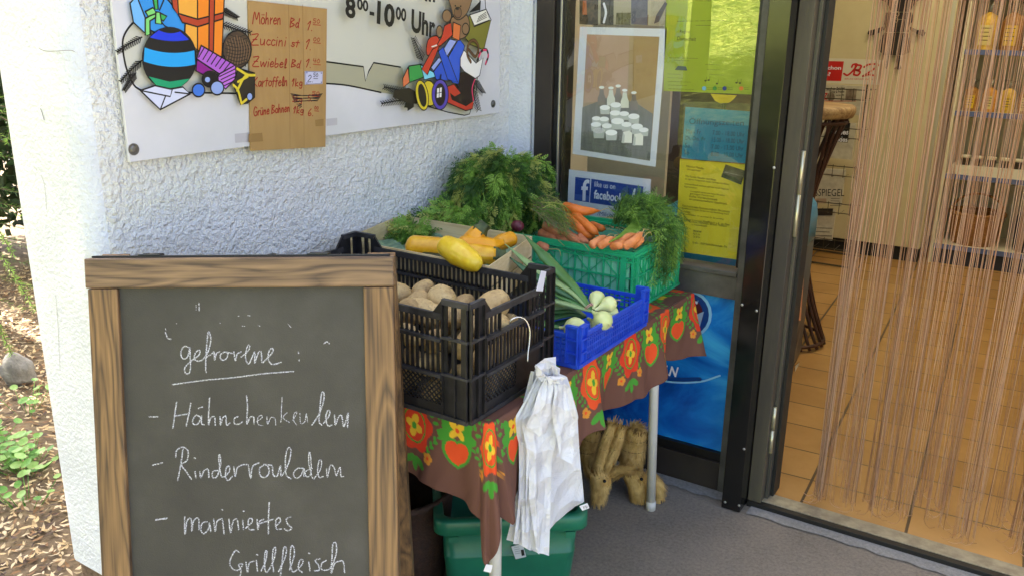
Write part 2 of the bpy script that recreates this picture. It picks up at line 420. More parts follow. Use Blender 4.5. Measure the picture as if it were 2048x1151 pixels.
b = MB(); b.box((.858, -.014, 0), (.904, .1, 2.3), GM); b.box((.848, -.006, .78), (.8565, .02, 2.2), BK); b.build('right_stile', None, win, bevel=.002)
b = MB(); b.box((.204, -.012, .678), (.8575, .08, .752), GM); b.box((.204, -.02, .7535), (.8575, .06, .768), GM); b.build('middle_rail', None, win, bevel=.002)
b = MB(); b.box((.204, -.012, .0), (.8575, .08, .105), DK); b.box((.204, -.004, .106), (.8575, .07, .137), BK); b.build('bottom_rail', None, win, bevel=.002)
b = MB(); b.box((.204, -.012, 2.2), (.8575, .08, 2.3), GM); b.build('top_rail', None, win, bevel=.002)
b = MB(); b.box((.205, .004, .769), (.8475, .0065, 2.199)); b.build('glass_pane', GLASS, win)
b = MB(); b.box((.2045, .012, .1375), (.8572, .03, .677)); b.build('lower_panel', M('dark panel', '0c1430', .4), win)
# black cover post beside the doorway, gloss plastic, with screws
post = thing('cover_post', 'glossy black box post with screws between the shop window and the doorway', 'post', (.93, -.06, 0))
b = MB(); b.box((.905, -.105, .003), (.9665, -.0145, 2.3)); b.build('post_body', M('gloss black cover', '12110f', .12, '1a1917', 30, spec=.6, bmp=.00008, bs=30), post, bevel=.002)
for (x, y) in ((1548, 336), (1484, 609), (1513, 621), (1488, 897), (1450, 1003), (1478, 1010)):
    w_ = at(x, y, 'y', -.1055); b = MB()
    b.ball(w_, (.0045, .0022, .0045), sub=2); b.build('screw', M('zinc screw head', 'b5b3ad', .35, metal=.8), post)
# doorway: grey jamb, hinge reveal, hinges, sill
door = thing('door_frame', 'weathered dark grey door jamb with bright hinges and a metal sill at the open doorway', 'door frame', (1.0, 0, 0))
JM = M('weathered grey jamb', '3b3630', .6, '57503f', 11, metal=0, bmp=.0005, bs=160, scale=(1, 1, .15))
b = MB(); b.box((.9685, -.035, .018), (1.012, .1, 2.3), JM); b.build('jamb', None, door, bevel=.0015)
b = MB(); b.box((1.0125, .004, .018), (1.023, .1, 2.3), M('jamb reveal', '57544a', .4, metal=.3)); b.box((1.0235, .03, .018), (1.034, .1, 2.3), M('dark gasket', '1b1a17', .6)); b.build('reveal', None, door, bevel=.001)
b = MB(); b.box((.9685, -.042, 2.3005), (2.35, .1, 2.304)); b.box((2.29, -.035, .018), (2.349, .1, 2.3)); b.build('far_jamb', JM, door)
for z0, z1, o_ in ((.905, 1.16, 0), (.19, .35, 0)):
    b = MB(); b.tube([(1.017, -.006, z0), (1.017, -.006, (z0+z1)/2-.0015)], .0065, 10); b.tube([(1.017, -.006, (z0+z1)/2+.0015), (1.017, -.006, z1)], .0065, 10)
    b.box((1.0135, -.004, z0+.01), (1.02, .0035, z1-.01)); b.build('hinge', M('zinc hinge', 'c9c5a8' if z0 > .5 else '8d8a82', .35, metal=.75), door)
b = MB(); b.box((.97, -.045, .0), (2.349, -.02, .018), M('black sill edge', '191817', .5)); b.box((.97, -.0185, .0), (2.349, .045, .0195), M('scuffed aluminium sill', '8c8573', .45, 'b0a890', 30, metal=.4, bmp=.0005, bs=90))
b.box((.97, .0455, .0), (2.349, .0635, .006), M('dark sill groove', '3b3830', .8)); b.build('sill', None, door, bevel=.001)

# ------------------------------------------------------------------ trees and greenery
LEAFM = [M('leaf green', '6f8a30', .6, '95ab45', 3, trans=.45), M('leaf light green', 'a3b84a', .6, 'c0cc66', 3, trans=.5), M('leaf dark green', '2f4518', .6, '48601f', 3, trans=.3)]
BARK = M('tree bark', '4b3d2f', .9, '6a5846', 12, bmp=.02, bs=20)
def leaf_cloud(mb, c, rad, n, size, mats):
    rng = np.random.default_rng(int(abs(c[0]*991+c[1]*77+c[2]*13)) + n)
    d = rng.normal(size=(n, 3)); d /= np.linalg.norm(d, axis=1)[:, None]; d *= (rng.random(n)**.4)[:, None]
    p = d*np.array(rad)+np.array(c); A = rng.normal(size=(n, 3)); A /= np.linalg.norm(A, axis=1)[:, None]
    Bv = np.cross(A, rng.normal(size=(n, 3))); Bv /= np.linalg.norm(Bv, axis=1)[:, None]; sz = size*(.6+.8*rng.random(n)); k = rng.integers(0, len(mats), n)
    for j, mt in enumerate(mats):
        i = np.where(k == j)[0]; a = A[i]*sz[i, None]; b_ = Bv[i]*(sz[i, None]*.45); q = p[i]
        vs = np.stack([q-a, q+b_, q+a, q-b_], 1).reshape(-1, 3)
        mb.add(vs.tolist(), [(4*t, 4*t+1, 4*t+2, 4*t+3) for t in range(len(i))], mt)
def tree(loc, h, cr, n, label):
    t = thing('broadleaf_tree', label, 'tree', loc, 'trees across the lawn')
    rnd = random.Random(int(loc[0]*100)); b = MB()
    top = Vector(loc)+Vector((rnd.uniform(-.2, .2), 0, h*.62))
    b.tube(crom([loc, Vector(loc)+Vector((.05, .04, h*.3)), top], False, 4), [.16, .15, .14, .13, .12, .1, .09, .07, .05][:9], 10)
    cs = []
    for k in range(9):
        a = k*2.4; q = Vector(loc)+Vector((math.cos(a)*cr*.6, math.sin(a)*cr*.6, h*(.45+.5*rnd.random()))); cs.append(q)
        b.tube(crom([Vector(loc)+Vector((0, 0, h*(.3+.03*k))), (Vector(loc)+Vector((0, 0, h*.5))+q)/2, q], False, 3), [.06, .055, .05, .04, .03, .02, .01][:7], 6)
    b.build('trunk', BARK, t); c = MB()
    for q in cs: leaf_cloud(c, q, (cr*.62, cr*.62, h*.19), n//9, .11, LEAFM)
    c.build('crown', None, t)
tree((-2.6, -8.4, .2), 5.5, 2.1, 9000, 'tall leafy tree across the lawn, mirrored in the shop glass')
tree((1.4, -10.2, .4), 6.2, 2.4, 8000, 'broad leafy tree behind the photographer across the lawn')
tree((-6.4, -7.6, .2), 6.0, 2.4, 8000, 'leafy tree at the far left end of the lawn')
tree((-3.9, -1.7, -.03), 4.6, 1.5, 5200, 'unseen loose leafy tree left of the wall, throwing dappled shade on the litter')  # out of view, put in to dapple the litter with shade
# ================================================================== GARDEN STRIP AT THE LEFT
def litter(name, n, x0, x1, y0, y1, z, size, mats):
    rng = np.random.default_rng(3); b = MB()
    for k in range(n):
        x, y = rng.uniform(x0, x1), rng.uniform(y0, y1); a = rng.uniform(0, 6.28); s_ = size*rng.uniform(.5, 1.3); w_ = s_*rng.uniform(.4, .7)
        tz, cu = rng.uniform(-.35, .35), rng.uniform(-.2, .5)*s_; ca, sa = math.cos(a), math.sin(a); zz = z+rng.uniform(0, .02)
        V = []
        for (u, v, h) in ((-1, 0, cu), (-.3, -.5, 0), (.4, -.45, 0), (1, 0, cu), (.4, .45, .1*s_), (-.3, .5, .1*s_)):
            V.append((x+(u*s_*ca-v*w_*sa)*.5, y+(u*s_*sa+v*w_*ca)*.5, zz+h*.5+u*tz*s_*.3))
        b.add(V, [(0, 1, 4, 5), (1, 2, 4), (2, 3, 4)] if 0 else [(0, 1, 5), (1, 2, 4, 5), (2, 3, 4)], mats[rng.integers(0, len(mats))])
    return tag(b.build(name), kind='stuff')
LM = [M('dry leaf tan', 'a48a62', .8, 'c2a878', 20), M('dry leaf brown', '6b4c30', .85, '86643f', 20), M('dry leaf pale', 'c8b694', .8, 'b09a74', 20), M('dry leaf dark', '47362a', .9)]
litter('leaf_litter', 26000, -3.8, -.32, -2.0, .9, -.028, .034, LM)
GL = [M('weed leaf', '4f8a34', .5, '7fae4c', 30, trans=.35), M('weed leaf pale', '8cb75a', .5, 'a5c877', 30, trans=.4)]
def weed(loc, n, r, label):
    rnd = random.Random(n*7+int(loc[0]*50)); b = MB(); st = MB(); root = thing('garden_weed', label, 'plant', loc, 'green weeds in the leaf litter')
    for k in range(n):
        a = rnd.uniform(0, 6.28); d = r*rnd.uniform(.15, 1); h = rnd.uniform(.03, .1); c = Vector(loc)+Vector((math.cos(a)*d, math.sin(a)*d, h)); s_ = rnd.uniform(.011, .023)
        nrm = Vector((rnd.uniform(-.4, .4), rnd.uniform(-.6, .2), 1)).normalized(); u = nrm.orthogonal().normalized(); u = Matrix.Rotation(rnd.uniform(0, 6.28), 3, nrm) @ u; v = nrm.cross(u)
        ring = [c+u*(s_*math.cos(q*math.pi/5)*(1.15 if q == 0 else 1))+v*(s_*.85*math.sin(q*math.pi/5)) for q in range(10)]
        b.add(ring+[c-nrm*s_*.2], [(q, (q+1) % 10, 10) for q in range(10)], GL[k % 2], True)
        st.tube([Vector(loc)+Vector((math.cos(a)*d*.3, math.sin(a)*d*.3, -.02)), c-nrm*s_*.2], .0012, 4)
    b.build('leaves', None, root); st.build('stem', GL[0], root)
weed((-1.25, -1.2, -.03), 60, .16, 'cluster of round green leaves in the litter beside the wall end')
weed((-1.5, -1.22, -.03), 46, .14, 'green leaves cut off by the left picture edge, above the brightest litter')
weed((-1.0, -1.33, -.03), 14, .1, 'small sprig of green leaves nearest the wall foot')
weed((-1.72, -.93, -.03), 12, .1, 'few small leaves just below the grey stone')
b = MB(); rn = random.Random(4); off = [rn.uniform(0, 6) for _ in range(6)]
b.ball((-2.02, -.80, .03), (.085, .06, .075), sub=3, fn=lambda v: 1+.16*math.sin(4*v.x+off[0])*math.cos(3*v.y+off[1])+.1*math.sin(7*v.z+off[2]+3*v.x))
tag(b.build('garden_stone', M('grey field stone', '5f5c55', .9, '86827a', 9, bmp=.006, bs=60)), 'lumpy grey stone lying in the leaf litter left of the wall', 'stone')
# fir tree: trunk outside the frame, needle branches reaching in
fir = thing('fir_tree', 'dark fir tree whose needle branches reach in at the left picture edge', 'tree', (-3.1, -.55, -.03))
b = MB(); b.tube([(-3.1, -.55, -.1), (-3.1, -.53, 1.5), (-3.08, -.55, 4.2)], [.12, .1, .02], 10); b.build('trunk', BARK, fir)
NE = [M('fir needle', '35581f', .5, '5a8a2e', 9, trans=.2), M('fir needle light', '79a83f', .5, '9cc45a', 9, trans=.3)]
def fir_branch(p0, p1, droop, seed):
    rnd = random.Random(seed); b = MB(); P0, P1 = Vector(p0), Vector(p1); L = (P1-P0).length
    def spray(a, c, dp, lev):
        pts = [a.lerp(c, t/8)-Vector((0, 0, dp*(t/8)**2)) for t in range(9)]; ln = (c-a).length
        b.tube(pts, [.006*(1-.8*t/8)*(1 if lev == 0 else .5) for t in range(9)], 5, BARK)
        n = int(ln/.0035)
        for k in range(n):
            t = k/n; q = pts[min(7, int(t*8))].lerp(pts[min(8, int(t*8)+1)], t*8-int(t*8)); d = (c-a).normalized(); sd_ = d.orthogonal(); sd_ = Matrix.Rotation(rnd.uniform(0, 6.28), 3, d) @ sd_.normalized()
            dr = (d*.7+sd_).normalized(); nl = rnd.uniform(.014, .024); w_ = dr.cross(d).normalized()*.0011
            b.add([q+w_, q-w_, q+dr*nl-w_*.4, q+dr*nl+w_*.4], [(0, 1, 2, 3)], NE[1 if t > .75 else 0])
        if lev < 1:
            for k in range(7):
                t = .25+.7*k/7; q = pts[int(t*8)]; d = (c-a).normalized(); s2 = d.cross(Vector((0, 0, 1))).normalized()*(1 if k % 2 else -1)
                spray(q, q+(d*.8+s2*.8).normalized()*L*.35*(1.1-t), .03, lev+1)
    spray(P0, P1, droop, 0); return b
for k, (p0, p1, dp) in enumerate([((-3.05, -.55, 1.1), (-1.46, -1.02, .78), .1), ((-3.05, -.55, .85), (-1.40, -1.0, .58), .1), ((-3.05, -.55, .7), (-1.46, -1.08, .42), .1), ((-3.05, -.55, 1.3), (-1.75, -.9, 1.0), .1), ((-3.05, -.5, 1.2), (-2.0, -.3, .9), .1)]):
    fir_branch(p0, p1, dp, k).build('branch', None, fir)
shr = thing('evergreen_shrub', 'dark evergreen shrub filling the gap behind the fir branches', 'shrub', (-3.9, .9, -.03))
b = MB(); b.tube([(-3.9, .9, -.1), (-3.9, .9, 1.2)], [.05, .03], 8); b.build('stem', BARK, shr)
b = MB(); DKL = [M('dark shrub leaf', '22331a', .6, '314a22', 5, trans=.2)]
for (x, y, z, r_) in ((-3.9, .9, .7, .8), (-3.2, 1.5, .6, .8), (-4.6, .2, .7, .8), (-3.6, 1.2, 1.5, .8), (-4.4, .4, 1.5, .8)): leaf_cloud(b, (x, y, z), (r_, r_, .7), 2600, .05, DKL)
b.build('foliage', None, shr)

# ================================================================== CHALKBOARD
bu = Vector((.839, .544, .02)).normalized(); bv = Vector((-.131, .159, .979)); bn = bu.cross(bv).normalized(); bv = bn.cross(bu)
BP = Plane((.35, -1.5145, 1.0), bu, bv)
board = thing('chalkboard_sign', 'wooden framed standing chalkboard with white handwriting, in front of the wall', 'chalkboard', (0, 0, 0))
def px2(x, y): return BP.px(x, y)
uL, vT = px2(170, 517); uR = px2(787, 512)[0]; vR = px2(480, 574)[1]; uLi = px2(236, 577)[0]; uRi = px2(727, 577)[0]
fl_ = BP.w(0, 0); vB = -(fl_.z-.004)/BP.v.z
bm4 = Matrix.Identity(4)
for i in range(3): bm4[i][0], bm4[i][1], bm4[i][2], bm4[i][3] = BP.u[i], BP.v[i], BP.n[i], BP.o[i]
board.matrix_world = bm4
WOH = wood('stained pine crosswise', 'x', '4b3a2d', '937656', 1.5); WOV = wood('stained pine upright', 'y', '4d3a28', '987449', 1.3)
def lbox(name, mat, *bs, bevel=.003, par=board):
    b = MB()
    for lo, hi in bs: b.box(lo, hi)
    return b.build(name, mat, par, local=True, bevel=bevel)
lbox('top_rail', WOH, ((uL, vR, -.03), (uR, vT, .006)))
lbox('stile', WOV, ((uL+.003, vB, -.03), (uLi, vR-.001, .004))); lbox('stile', WOV, ((uRi, vB, -.03), (uR-.001, vR-.001, .004)))
lbox('bottom_rail', WOH, ((uLi+.0005, vB+.09, -.028), (uRi-.0005, vB+.15, .004)))
def chalkface():
    mt, n, b, o = nodes('slate painted board'); v = coord(n)
    big = tex_noise(n, 5, 5, .6, v); fi = tex_noise(n, 420, 2, .5, v)
    n.links.new(ramp(n, big, [(.3, lin('37342f')), (.5, lin('403d36')), (.7, lin('4b4841')), (.85, lin('58554e'))]), b.inputs['Base Color']); b.inputs['Roughness'].default_value = .62
    bump(n, b, fi, .0006); return mt
pan = lbox('writing_panel', chalkface(), ((uLi-.004, vB+.145, -.022), (uRi+.004, vR+.004, -.006)), bevel=0)
b = MB(); b.box((uL+.01, vT+.0005, -.028), (uR-.01, vT+.004, -.006)); b.build('top_edge', M('black edge strip', '24211f', .6), board, local=True)
for x in (.12, .45):
    b = MB(); b.box((uL+x-.02, vT+.0045, -.034), (uL+x+.02, vT+.0065, -.006)); b.tube([(uL+x-.02, vT+.004, -.034), (uL+x+.02, vT+.004, -.034)], .004, 8); b.build('hinge', BK, board, local=True)
# rear frame, hinged at the top
bl = MB(); Tr = Matrix.Translation((0, vT-.004, -.036)) @ Matrix.Rotation(R(17), 4, 'X')
Lr = (vT-vB)*.985
for x0, x1 in ((uL+.005, uL+.06), (uR-.06, uR-.005)): bl.box((x0, -Lr, -.03), (x1, 0, 0), T=Tr)
bl.box((uL+.0605, -.07, -.028), (uR-.0605, -.005, -.002), T=Tr); bl.box((uL+.0605, -Lr+.1, -.028), (uR-.0605, -Lr+.16, -.002), T=Tr)
bl.build('rear_frame', WOV, board, local=True)
def chalk_mat():
    mt, n, b, o = nodes('white chalk'); b.inputs['Base Color'].default_value = (*lin('e4e4ea'), 1); b.inputs['Roughness'].default_value = .95
    t = n.nodes.new('ShaderNodeBsdfTransparent'); mx = n.nodes.new('ShaderNodeMixShader')
    f = tex_noise(n, 520, 3, .7, coord(n)); n.links.new(ramp(n, f, [(.42, (.06, .06, .06)), (.58, (.82, .82, .82))]), mx.inputs[0])
    n.links.new(t.outputs[0], mx.inputs[1]); n.links.new(b.outputs[0], mx.inputs[2]); n.links.new(mx.outputs[0], o.inputs[0]); return mt
_im = bm4.inverted(); CHALK = chalk_mat(); FACE = Plane(BP.w(0, 0, -.006), BP.u, BP.v); ck = Art(FACE, .0004, .00002)
K = .32227
c6 = lambda x, y: (160+K*x, 480+K*y)
c7 = lambda x, y: (160+K*x, 800+K*y)
def wr(tr, w, *strokes):
    global ck
    ck = Art(FACE, .0004, .00002)
    for s_ in strokes:
        if len(s_) == 1: x, y = s_[0]; s_ = [(x-3, y), (x+3, y+2)]
        ck.line(s_, w, CHALK, tr=tr, n=5)
    ck.mb.v = [tuple(_im @ Vector(v)) for v in ck.mb.v]; ck.mb.build('chalk_writing', None, pan, local=True)
wr(c6, .0025,
 [(684,668),(650,656),(630,680),(628,715),(645,735),(668,720),(682,672),(684,720),(686,790),(675,825),(655,820),(650,795),(665,770),(700,740),(735,715),(745,690),(735,680),(715,700),(712,735),(735,748),(765,735),(795,690),(812,620),(805,572),(795,575),(788,640),(782,720),(780,790),(783,818)],
 [(783,725),(815,705),(832,692),(836,742),(846,702),(868,690)],
 [(900,690),(875,705),(872,730),(890,742),(912,728),(918,700),(900,690),(945,700)], [(955,690),(965,745),(975,705),(1000,690)],
 [(1000,722),(1040,690),(1055,660),(1045,650),(1030,690),(1028,730),(1045,765),(1062,740),(1085,690),(1085,760),(1105,700),(1125,690),(1130,755),(1150,742),(1190,700),(1200,675),(1185,670),(1170,700),(1170,740),(1195,768),(1250,755)],
 [(1355,690),(1357,698)], [(1358,738),(1360,745)])
wr(c6, .0024, [(575,893),(760,868),(950,850),(1150,825),(1325,812)], [(738,390),(740,435)], [(530,570),(545,605),(565,612)], [(1515,640),(1530,628),(1548,640)])
wr(c6, .0012, [(720,400),(722,432)], [(1005,530),(1025,532)], [(1105,527),(1120,532)], [(1040,465),(1060,468)], [(980,468),(990,470)], [(530,545),(535,560)], [(1290,515),(1310,540)], [(600,515)], [(870,512)])
wr(c7, .0025, [(430,100),(485,100)], [(600,10),(588,90),(577,170)], [(688,15),(675,90),(660,155)], [(590,95),(680,80)],
 [(750,102),(720,90),(700,120),(705,145),(730,145),(750,110),(755,95),(755,140),(772,150)], [(735,48),(760,40)],
 [(805,-18),(800,60),(798,150),(810,110),(835,100),(840,152)], [(870,100),(873,150),(885,110),(905,95),(910,150),(930,138)],
 [(980,98),(960,110),(958,140),(985,145),(1010,130)], [(1035,-30),(1040,50),(1035,145),(1055,105),(1078,100),(1080,145)])
wr(c7, .0016, [(1095,130),(1130,105),(1125,90),(1105,105),(1105,145),(1135,155)], [(1160,100),(1165,145),(1185,105),(1210,110),(1215,150)], [(1255,-20),(1250,60),(1250,110),(1245,135)], [(1285,75),(1260,105),(1300,135)],
 [(1320,120),(1340,90),(1345,70),(1330,80),(1325,120),(1345,150)], [(1365,80),(1370,140),(1395,130),(1405,80),(1412,132)])
wr(c7, .0026, [(1440,150),(1480,90),(1510,10),(1515,-45),(1500,-45),(1490,40),(1485,130),(1500,150)], [(1512,140),(1545,95),(1550,65),(1535,65),(1525,110),(1540,155),(1565,150)],
 [(1580,90),(1585,150),(1605,100),(1625,95),(1635,160),(1650,130),(1665,75),(1660,165)])
wr(c7, .0026, [(450,400),(512,385)], [(640,300),(625,400),(607,495)], [(595,350),(600,310),(635,288),(670,310),(665,370),(630,395),(660,440),(692,487)], [(715,440),(720,480)], [(713,355)],
 [(745,440),(750,478),(770,435),(795,425),(800,475)], [(855,432),(825,440),(825,475),(850,470),(872,400),(870,340),(862,345),(868,420),(880,470),(905,465),(930,430),(925,405),(908,420),(903,470),(920,495),(945,470)],
 [(955,410),(965,470),(975,420),(1000,400),(1035,395)], [(1045,400),(1060,480),(1070,410),(1110,385)], [(1140,400),(1115,420),(1120,465),(1150,475),(1175,445),(1165,405),(1140,395),(1190,400)],
 [(1195,410),(1200,460),(1225,465),(1245,402),(1250,468),(1290,400),(1310,320),(1298,290),(1280,320),(1275,400),(1280,460),(1310,485)])
wr(c7, .0022, [(1385,420),(1350,420),(1325,450),(1340,480),(1370,465),(1390,420),(1390,468)], [(1440,420),(1400,440),(1405,470),(1430,460),(1435,390),(1425,315),(1420,380),(1440,470),(1455,485)],
 [(1455,480),(1490,430),(1500,380),(1485,370),(1475,430),(1485,475),(1510,470)], [(1530,420),(1535,475),(1555,400),(1580,420),(1590,465),(1605,430),(1615,415),(1620,470),(1635,470)])
wr(c7, .0026, [(470,740),(540,728)], [(475,736),(535,733)], [(650,720),(652,830),(665,745),(690,735),(695,810),(705,745),(735,730),(740,800)], [(790,750),(760,760),(750,800),(770,825),(800,790),(805,755),(812,812)],
 [(830,735),(840,810),(850,750),(880,730)], [(885,740),(895,825)], [(883,675)], [(925,735),(935,820),(950,750),(975,735),(985,800)], [(1010,740),(1015,800)], [(1018,685)],
 [(1030,790),(1070,750),(1065,730),(1045,740),(1050,795),(1080,800)], [(1100,735),(1105,800),(1115,750),(1140,735)], [(1175,630),(1170,730),(1170,825)], [(1120,760),(1200,735)],
 [(1215,780),(1245,745),(1235,725),(1215,745),(1220,795),(1250,795)], [(1310,720),(1280,735),(1290,765),(1315,790),(1290,805),(1270,795)])
wr(c7, .0026, [(988,940),(965,930),(940,970),(930,1010),(950,1045),(985,1050),(1010,1015),(985,1018),(1000,1060),(985,1095),(950,1100)], [(1030,1000),(1040,1065),(1050,1010),(1080,995)], [(1095,990),(1102,1060)], [(1100,955)],
 [(1125,1055),(1150,1000),(1162,935),(1150,940),(1145,1000),(1152,1060),(1172,1050),(1205,980),(1215,915),(1200,920),(1195,1000),(1202,1060)], [(1232,1060),(1270,980),(1282,920),(1265,912),(1255,1000),(1240,1120)],
 [(1300,1050),(1330,960),(1325,905),(1310,910),(1305,1000),(1320,1060),(1345,1050),(1375,1020),(1385,990),(1365,990),(1355,1040),(1380,1065)], [(1420,1000),(1428,1055)], [(1422,945)],
 [(1490,980),(1460,990),(1480,1020),(1485,1050),(1455,1055)], [(1528,990),(1500,1010),(1500,1045),(1530,1050),(1560,1030),(1590,950),(1590,885),(1570,890),(1565,960),(1560,1070),(1580,1010),(1610,995),(1635,1000),(1642,1065)])

# ================================================================== BANNER WITH CHRISTMAS ART
ban = thing('wall_banner', 'white Christmas banner with presents, teddy bear and opening times bolted to the rough wall', 'banner', (.01, -.8, 1.212))
BW = Plane((.0215, -.8, 1.5), (0, 1, 0), (0, 0, 1))
b = MB()
def bsheet(a, c):
    y = -1.5+1.393*a; z = 1.212+.72*c; x = .0185+.0015*math.sin(y*6)*(1-c) if 0 else .0185
    return (x, y, z)
b.box((.0135, -1.5, 1.2125), (.0215, -.106, 1.93)); b.build('sheet', M('white banner vinyl', 'd9d8dc', .45, 'cfcfd0', 4, spec=.4), ban, bevel=.001)
K1, K2 = 700/2014, 550/2042
a1 = lambda x, y: (K1*x, K1*y)
a2 = lambda x, y: (600+K2*x, K2*y)
ar = Art(BW, .0004, .00006); OL = .0035
P_ = {k: M('print '+k, k, .5) for k in 'c9c8ba a9a68c 2f8fdc 70b4ea 35a850 7ccf72 e9a63c ea861c b03f1c 1637d8 1a9fe6 0f9a68 cfd4ea b060cc 861084 c070d8 3d74d4 8fa6dd 4d3c2c d8c22e 8a6c4c 775a3e e6e4d8 7d7a2c c43f26 d9743a 9aa8e0 2f55c8 3a5fd0 3c9a48 7fd0e8 d8764a efede8 241512 6b4a2a e0456a 5a48b0 2a2416'.split()}
def pl(tr, col, pts, out=OL, smooth=False): ar.poly(pts, P_[col], smooth, out, INK, tr)
def twig(tr, p, q, n=12, L=26, w=.0022):
    p, q = np.array(p, float), np.array(q, float); d = (q-p)/np.hypot(*(q-p)); nn = np.array([-d[1], d[0]])
    ar.line([tuple(p), tuple((p+q)/2+nn*4), tuple(q)], w*1.4, INK, tr=tr)
    for k in range(n):
        c = p+(q-p)*(k+.5)/n; l_ = L*(1.1-.5*k/n)
        for s_ in (1, -1): ar.line([tuple(c), tuple(c+(d*.75+nn*s_*.75)*l_)], w, INK, False, tr)
cb = lambda pts: [a1(*q) for q in pts]; cd = lambda pts: [a2(*q) for q in pts]
ar.poly(cb([(900,-60),(760,140),(708,230),(715,370),(770,480),(830,520),(1430,540),(1700,545)])+cd([(195,460),(470,497),(485,605),(545,467),(745,500),(800,640),(1000,800),(1220,857),(1260,845),(1310,690),(1330,480),(1335,-40)]), P_['c9c8ba'])
ar.poly(cb([(1420,300),(1430,540),(1700,520)])+cd([(195,622),(360,637),(600,688),(800,720),(760,505),(745,500),(545,467),(485,605),(470,497),(195,460)]), P_['a9a68c'])
ar.line(cd([(120,450),(195,460),(470,497),(485,605),(510,530),(545,467),(745,500)]), .0042, INK, False); ar.line(cd([(100,620),(195,622),(360,637),(600,688)]), .0042, INK)
ar.line(cd([(1335,-40),(1325,470),(1305,690),(1258,848),(1220,857),(1100,835),(910,780)]), .0035, INK, False)
ar.line([(790,110),(740,160),(706,230),(712,330),(740,430),(800,515),(960,530),(1430,540)], .004, INK, tr=a1)
for p, q in (((815,215),(672,300)), ((810,350),(690,470)), ((775,420),(708,520)), ((1262,55),(1355,105)), ((1262,140),(1428,190)), ((1270,290),(1400,370))): twig(a1, p, q)
pl(a1, '2f8fdc', [(770,-20),(930,-20),(1000,60),(1048,130),(1042,200),(900,200),(830,165)]); pl(a1, '70b4ea', [(730,20),(770,-20),(825,120),(832,205),(750,130)])
ar.line([(825,120),(870,75),(930,150),(1000,185)], .003, INK, False, a1); ar.line([(930,-10),(900,60)], .003, INK, False, a1)
pl(a1, '7ccf72', [(818,108),(872,75),(880,100),(845,122),(846,200),(818,204)]); pl(a1, '35a850', [(862,-10),(888,-10),(892,55),(872,55)]); pl(a1, '7ccf72', [(818,68),(862,45),(882,78),(835,96)]); pl(a1, '35a850', [(895,72),(942,95),(922,122),(888,100)]); pl(a1, '7ccf72', [(878,70),(902,72),(912,140),(876,135)])
pl(a1, 'e9a63c', [(1000,-20),(1118,-20),(1118,290),(1045,200),(1048,130),(1010,90)]); pl(a1, 'ea861c', [(1118,-20),(1272,-20),(1258,325),(1118,290)])
pl(a1, 'b03f1c', [(1003,78),(1118,112),(1266,75),(1262,110),(1118,155),(1030,130)]); pl(a1, 'b03f1c', [(1185,-20),(1216,-20),(1208,315),(1183,305)]); pl(a1, 'b03f1c', [(965,-20),(1002,-20),(1008,88),(975,45)])
ar.ell((1345,285), 82, 108, P_['4d3c2c'], OL, INK, a1)
for k in range(9):
    x = 1282+k*15; ar.line([(x, 205+abs(k-4)*9), (x+14, 285), (x+4, 375-abs(k-4)*8)], .0016, P_['8a6c4c'], tr=a1)
    y = 200+k*20; ar.line([(1275+abs(k-4)*6, y), (1345, y+14), (1420-abs(k-4)*6, y)], .0016, INK, tr=a1)
cx, cy, rx, ry = 953, 335, 150, 172
ar.ell((cx, cy), rx+8, ry+8, INK, tr=a1, n=36); 
def band(y0, y1, bow, col):
    top = []; bot = []
    for k in range(15):
        t = -1+2*k/14
        for L_, y in ((top, y0), (bot, y1)):
            x = rx*t*math.sqrt(max(0, 1-((y-cy)/ry)**2)); L_.append((cx+x, y+bow*(1-t*t)+x*.06))
    ar.poly(top+bot[::-1], P_[col], tr=a1)
band(178, 222, 14, '1637d8'); band(282, 362, 22, '1a9fe6'); band(448, 478, 26, '0f9a68')
ar.poly([(cx-118,440),(cx,470),(cx+118,452),(cx+70,495),(cx,507),(cx-75,492)], P_['0f9a68'], tr=a1)
pl(a1, 'cfd4ea', [(785,520),(870,492),(960,512),(1030,500),(1072,540),(900,630)]); ar.line([(785,520),(958,555),(970,510)], .003, INK, False, a1); ar.line([(930,552),(900,630)], .003, INK, False, a1); ar.line([(985,530),(1072,540)], .003, INK, False, a1)
pl(a1, 'b060cc', [(1135,262),(1330,375),(1240,425),(1110,340)]); pl(a1, '861084', [(1110,340),(1205,405),(1150,432),(1105,408)]); pl(a1, 'c070d8', [(1240,425),(1330,375),(1335,450),(1275,512),(1225,460)])
for k in range(7): ar.line([(1150+k*25, 278+k*14), (1120+k*24, 330+k*13)], .0026, INK, False, a1)
for k in range(4): ar.line([(1240+k*8, 440+k*18), (1333, 395+k*22)], .0024, INK, False, a1)
ar.ell((1185,455), 50, 50, INK, tr=a1); ar.ell((1170,458), 15, 15, P_['8fa6dd'], tr=a1); ar.ell((1118,518), 36, 38, P_['3d74d4'], OL, INK, a1); ar.ell((1225,505), 38, 40, P_['8fa6dd'], OL, INK, a1)
pl(a1, '2a2416', [(1345,392),(1440,420),(1440,560),(1400,592),(1360,600),(1318,490)])
for s_ in ([(1340,395),(1400,430),(1440,432)], [(1435,432),(1385,440),(1340,520)], [(1318,488),(1345,520),(1365,595)], [(1400,440),(1345,470)], [(1365,595),(1395,570)]): ar.line(s_, .0058, P_['d8c22e'], tr=a1)
ar.ell((1412,555), 16, 22, P_['8fa6dd'], OL*.6, INK, a1)
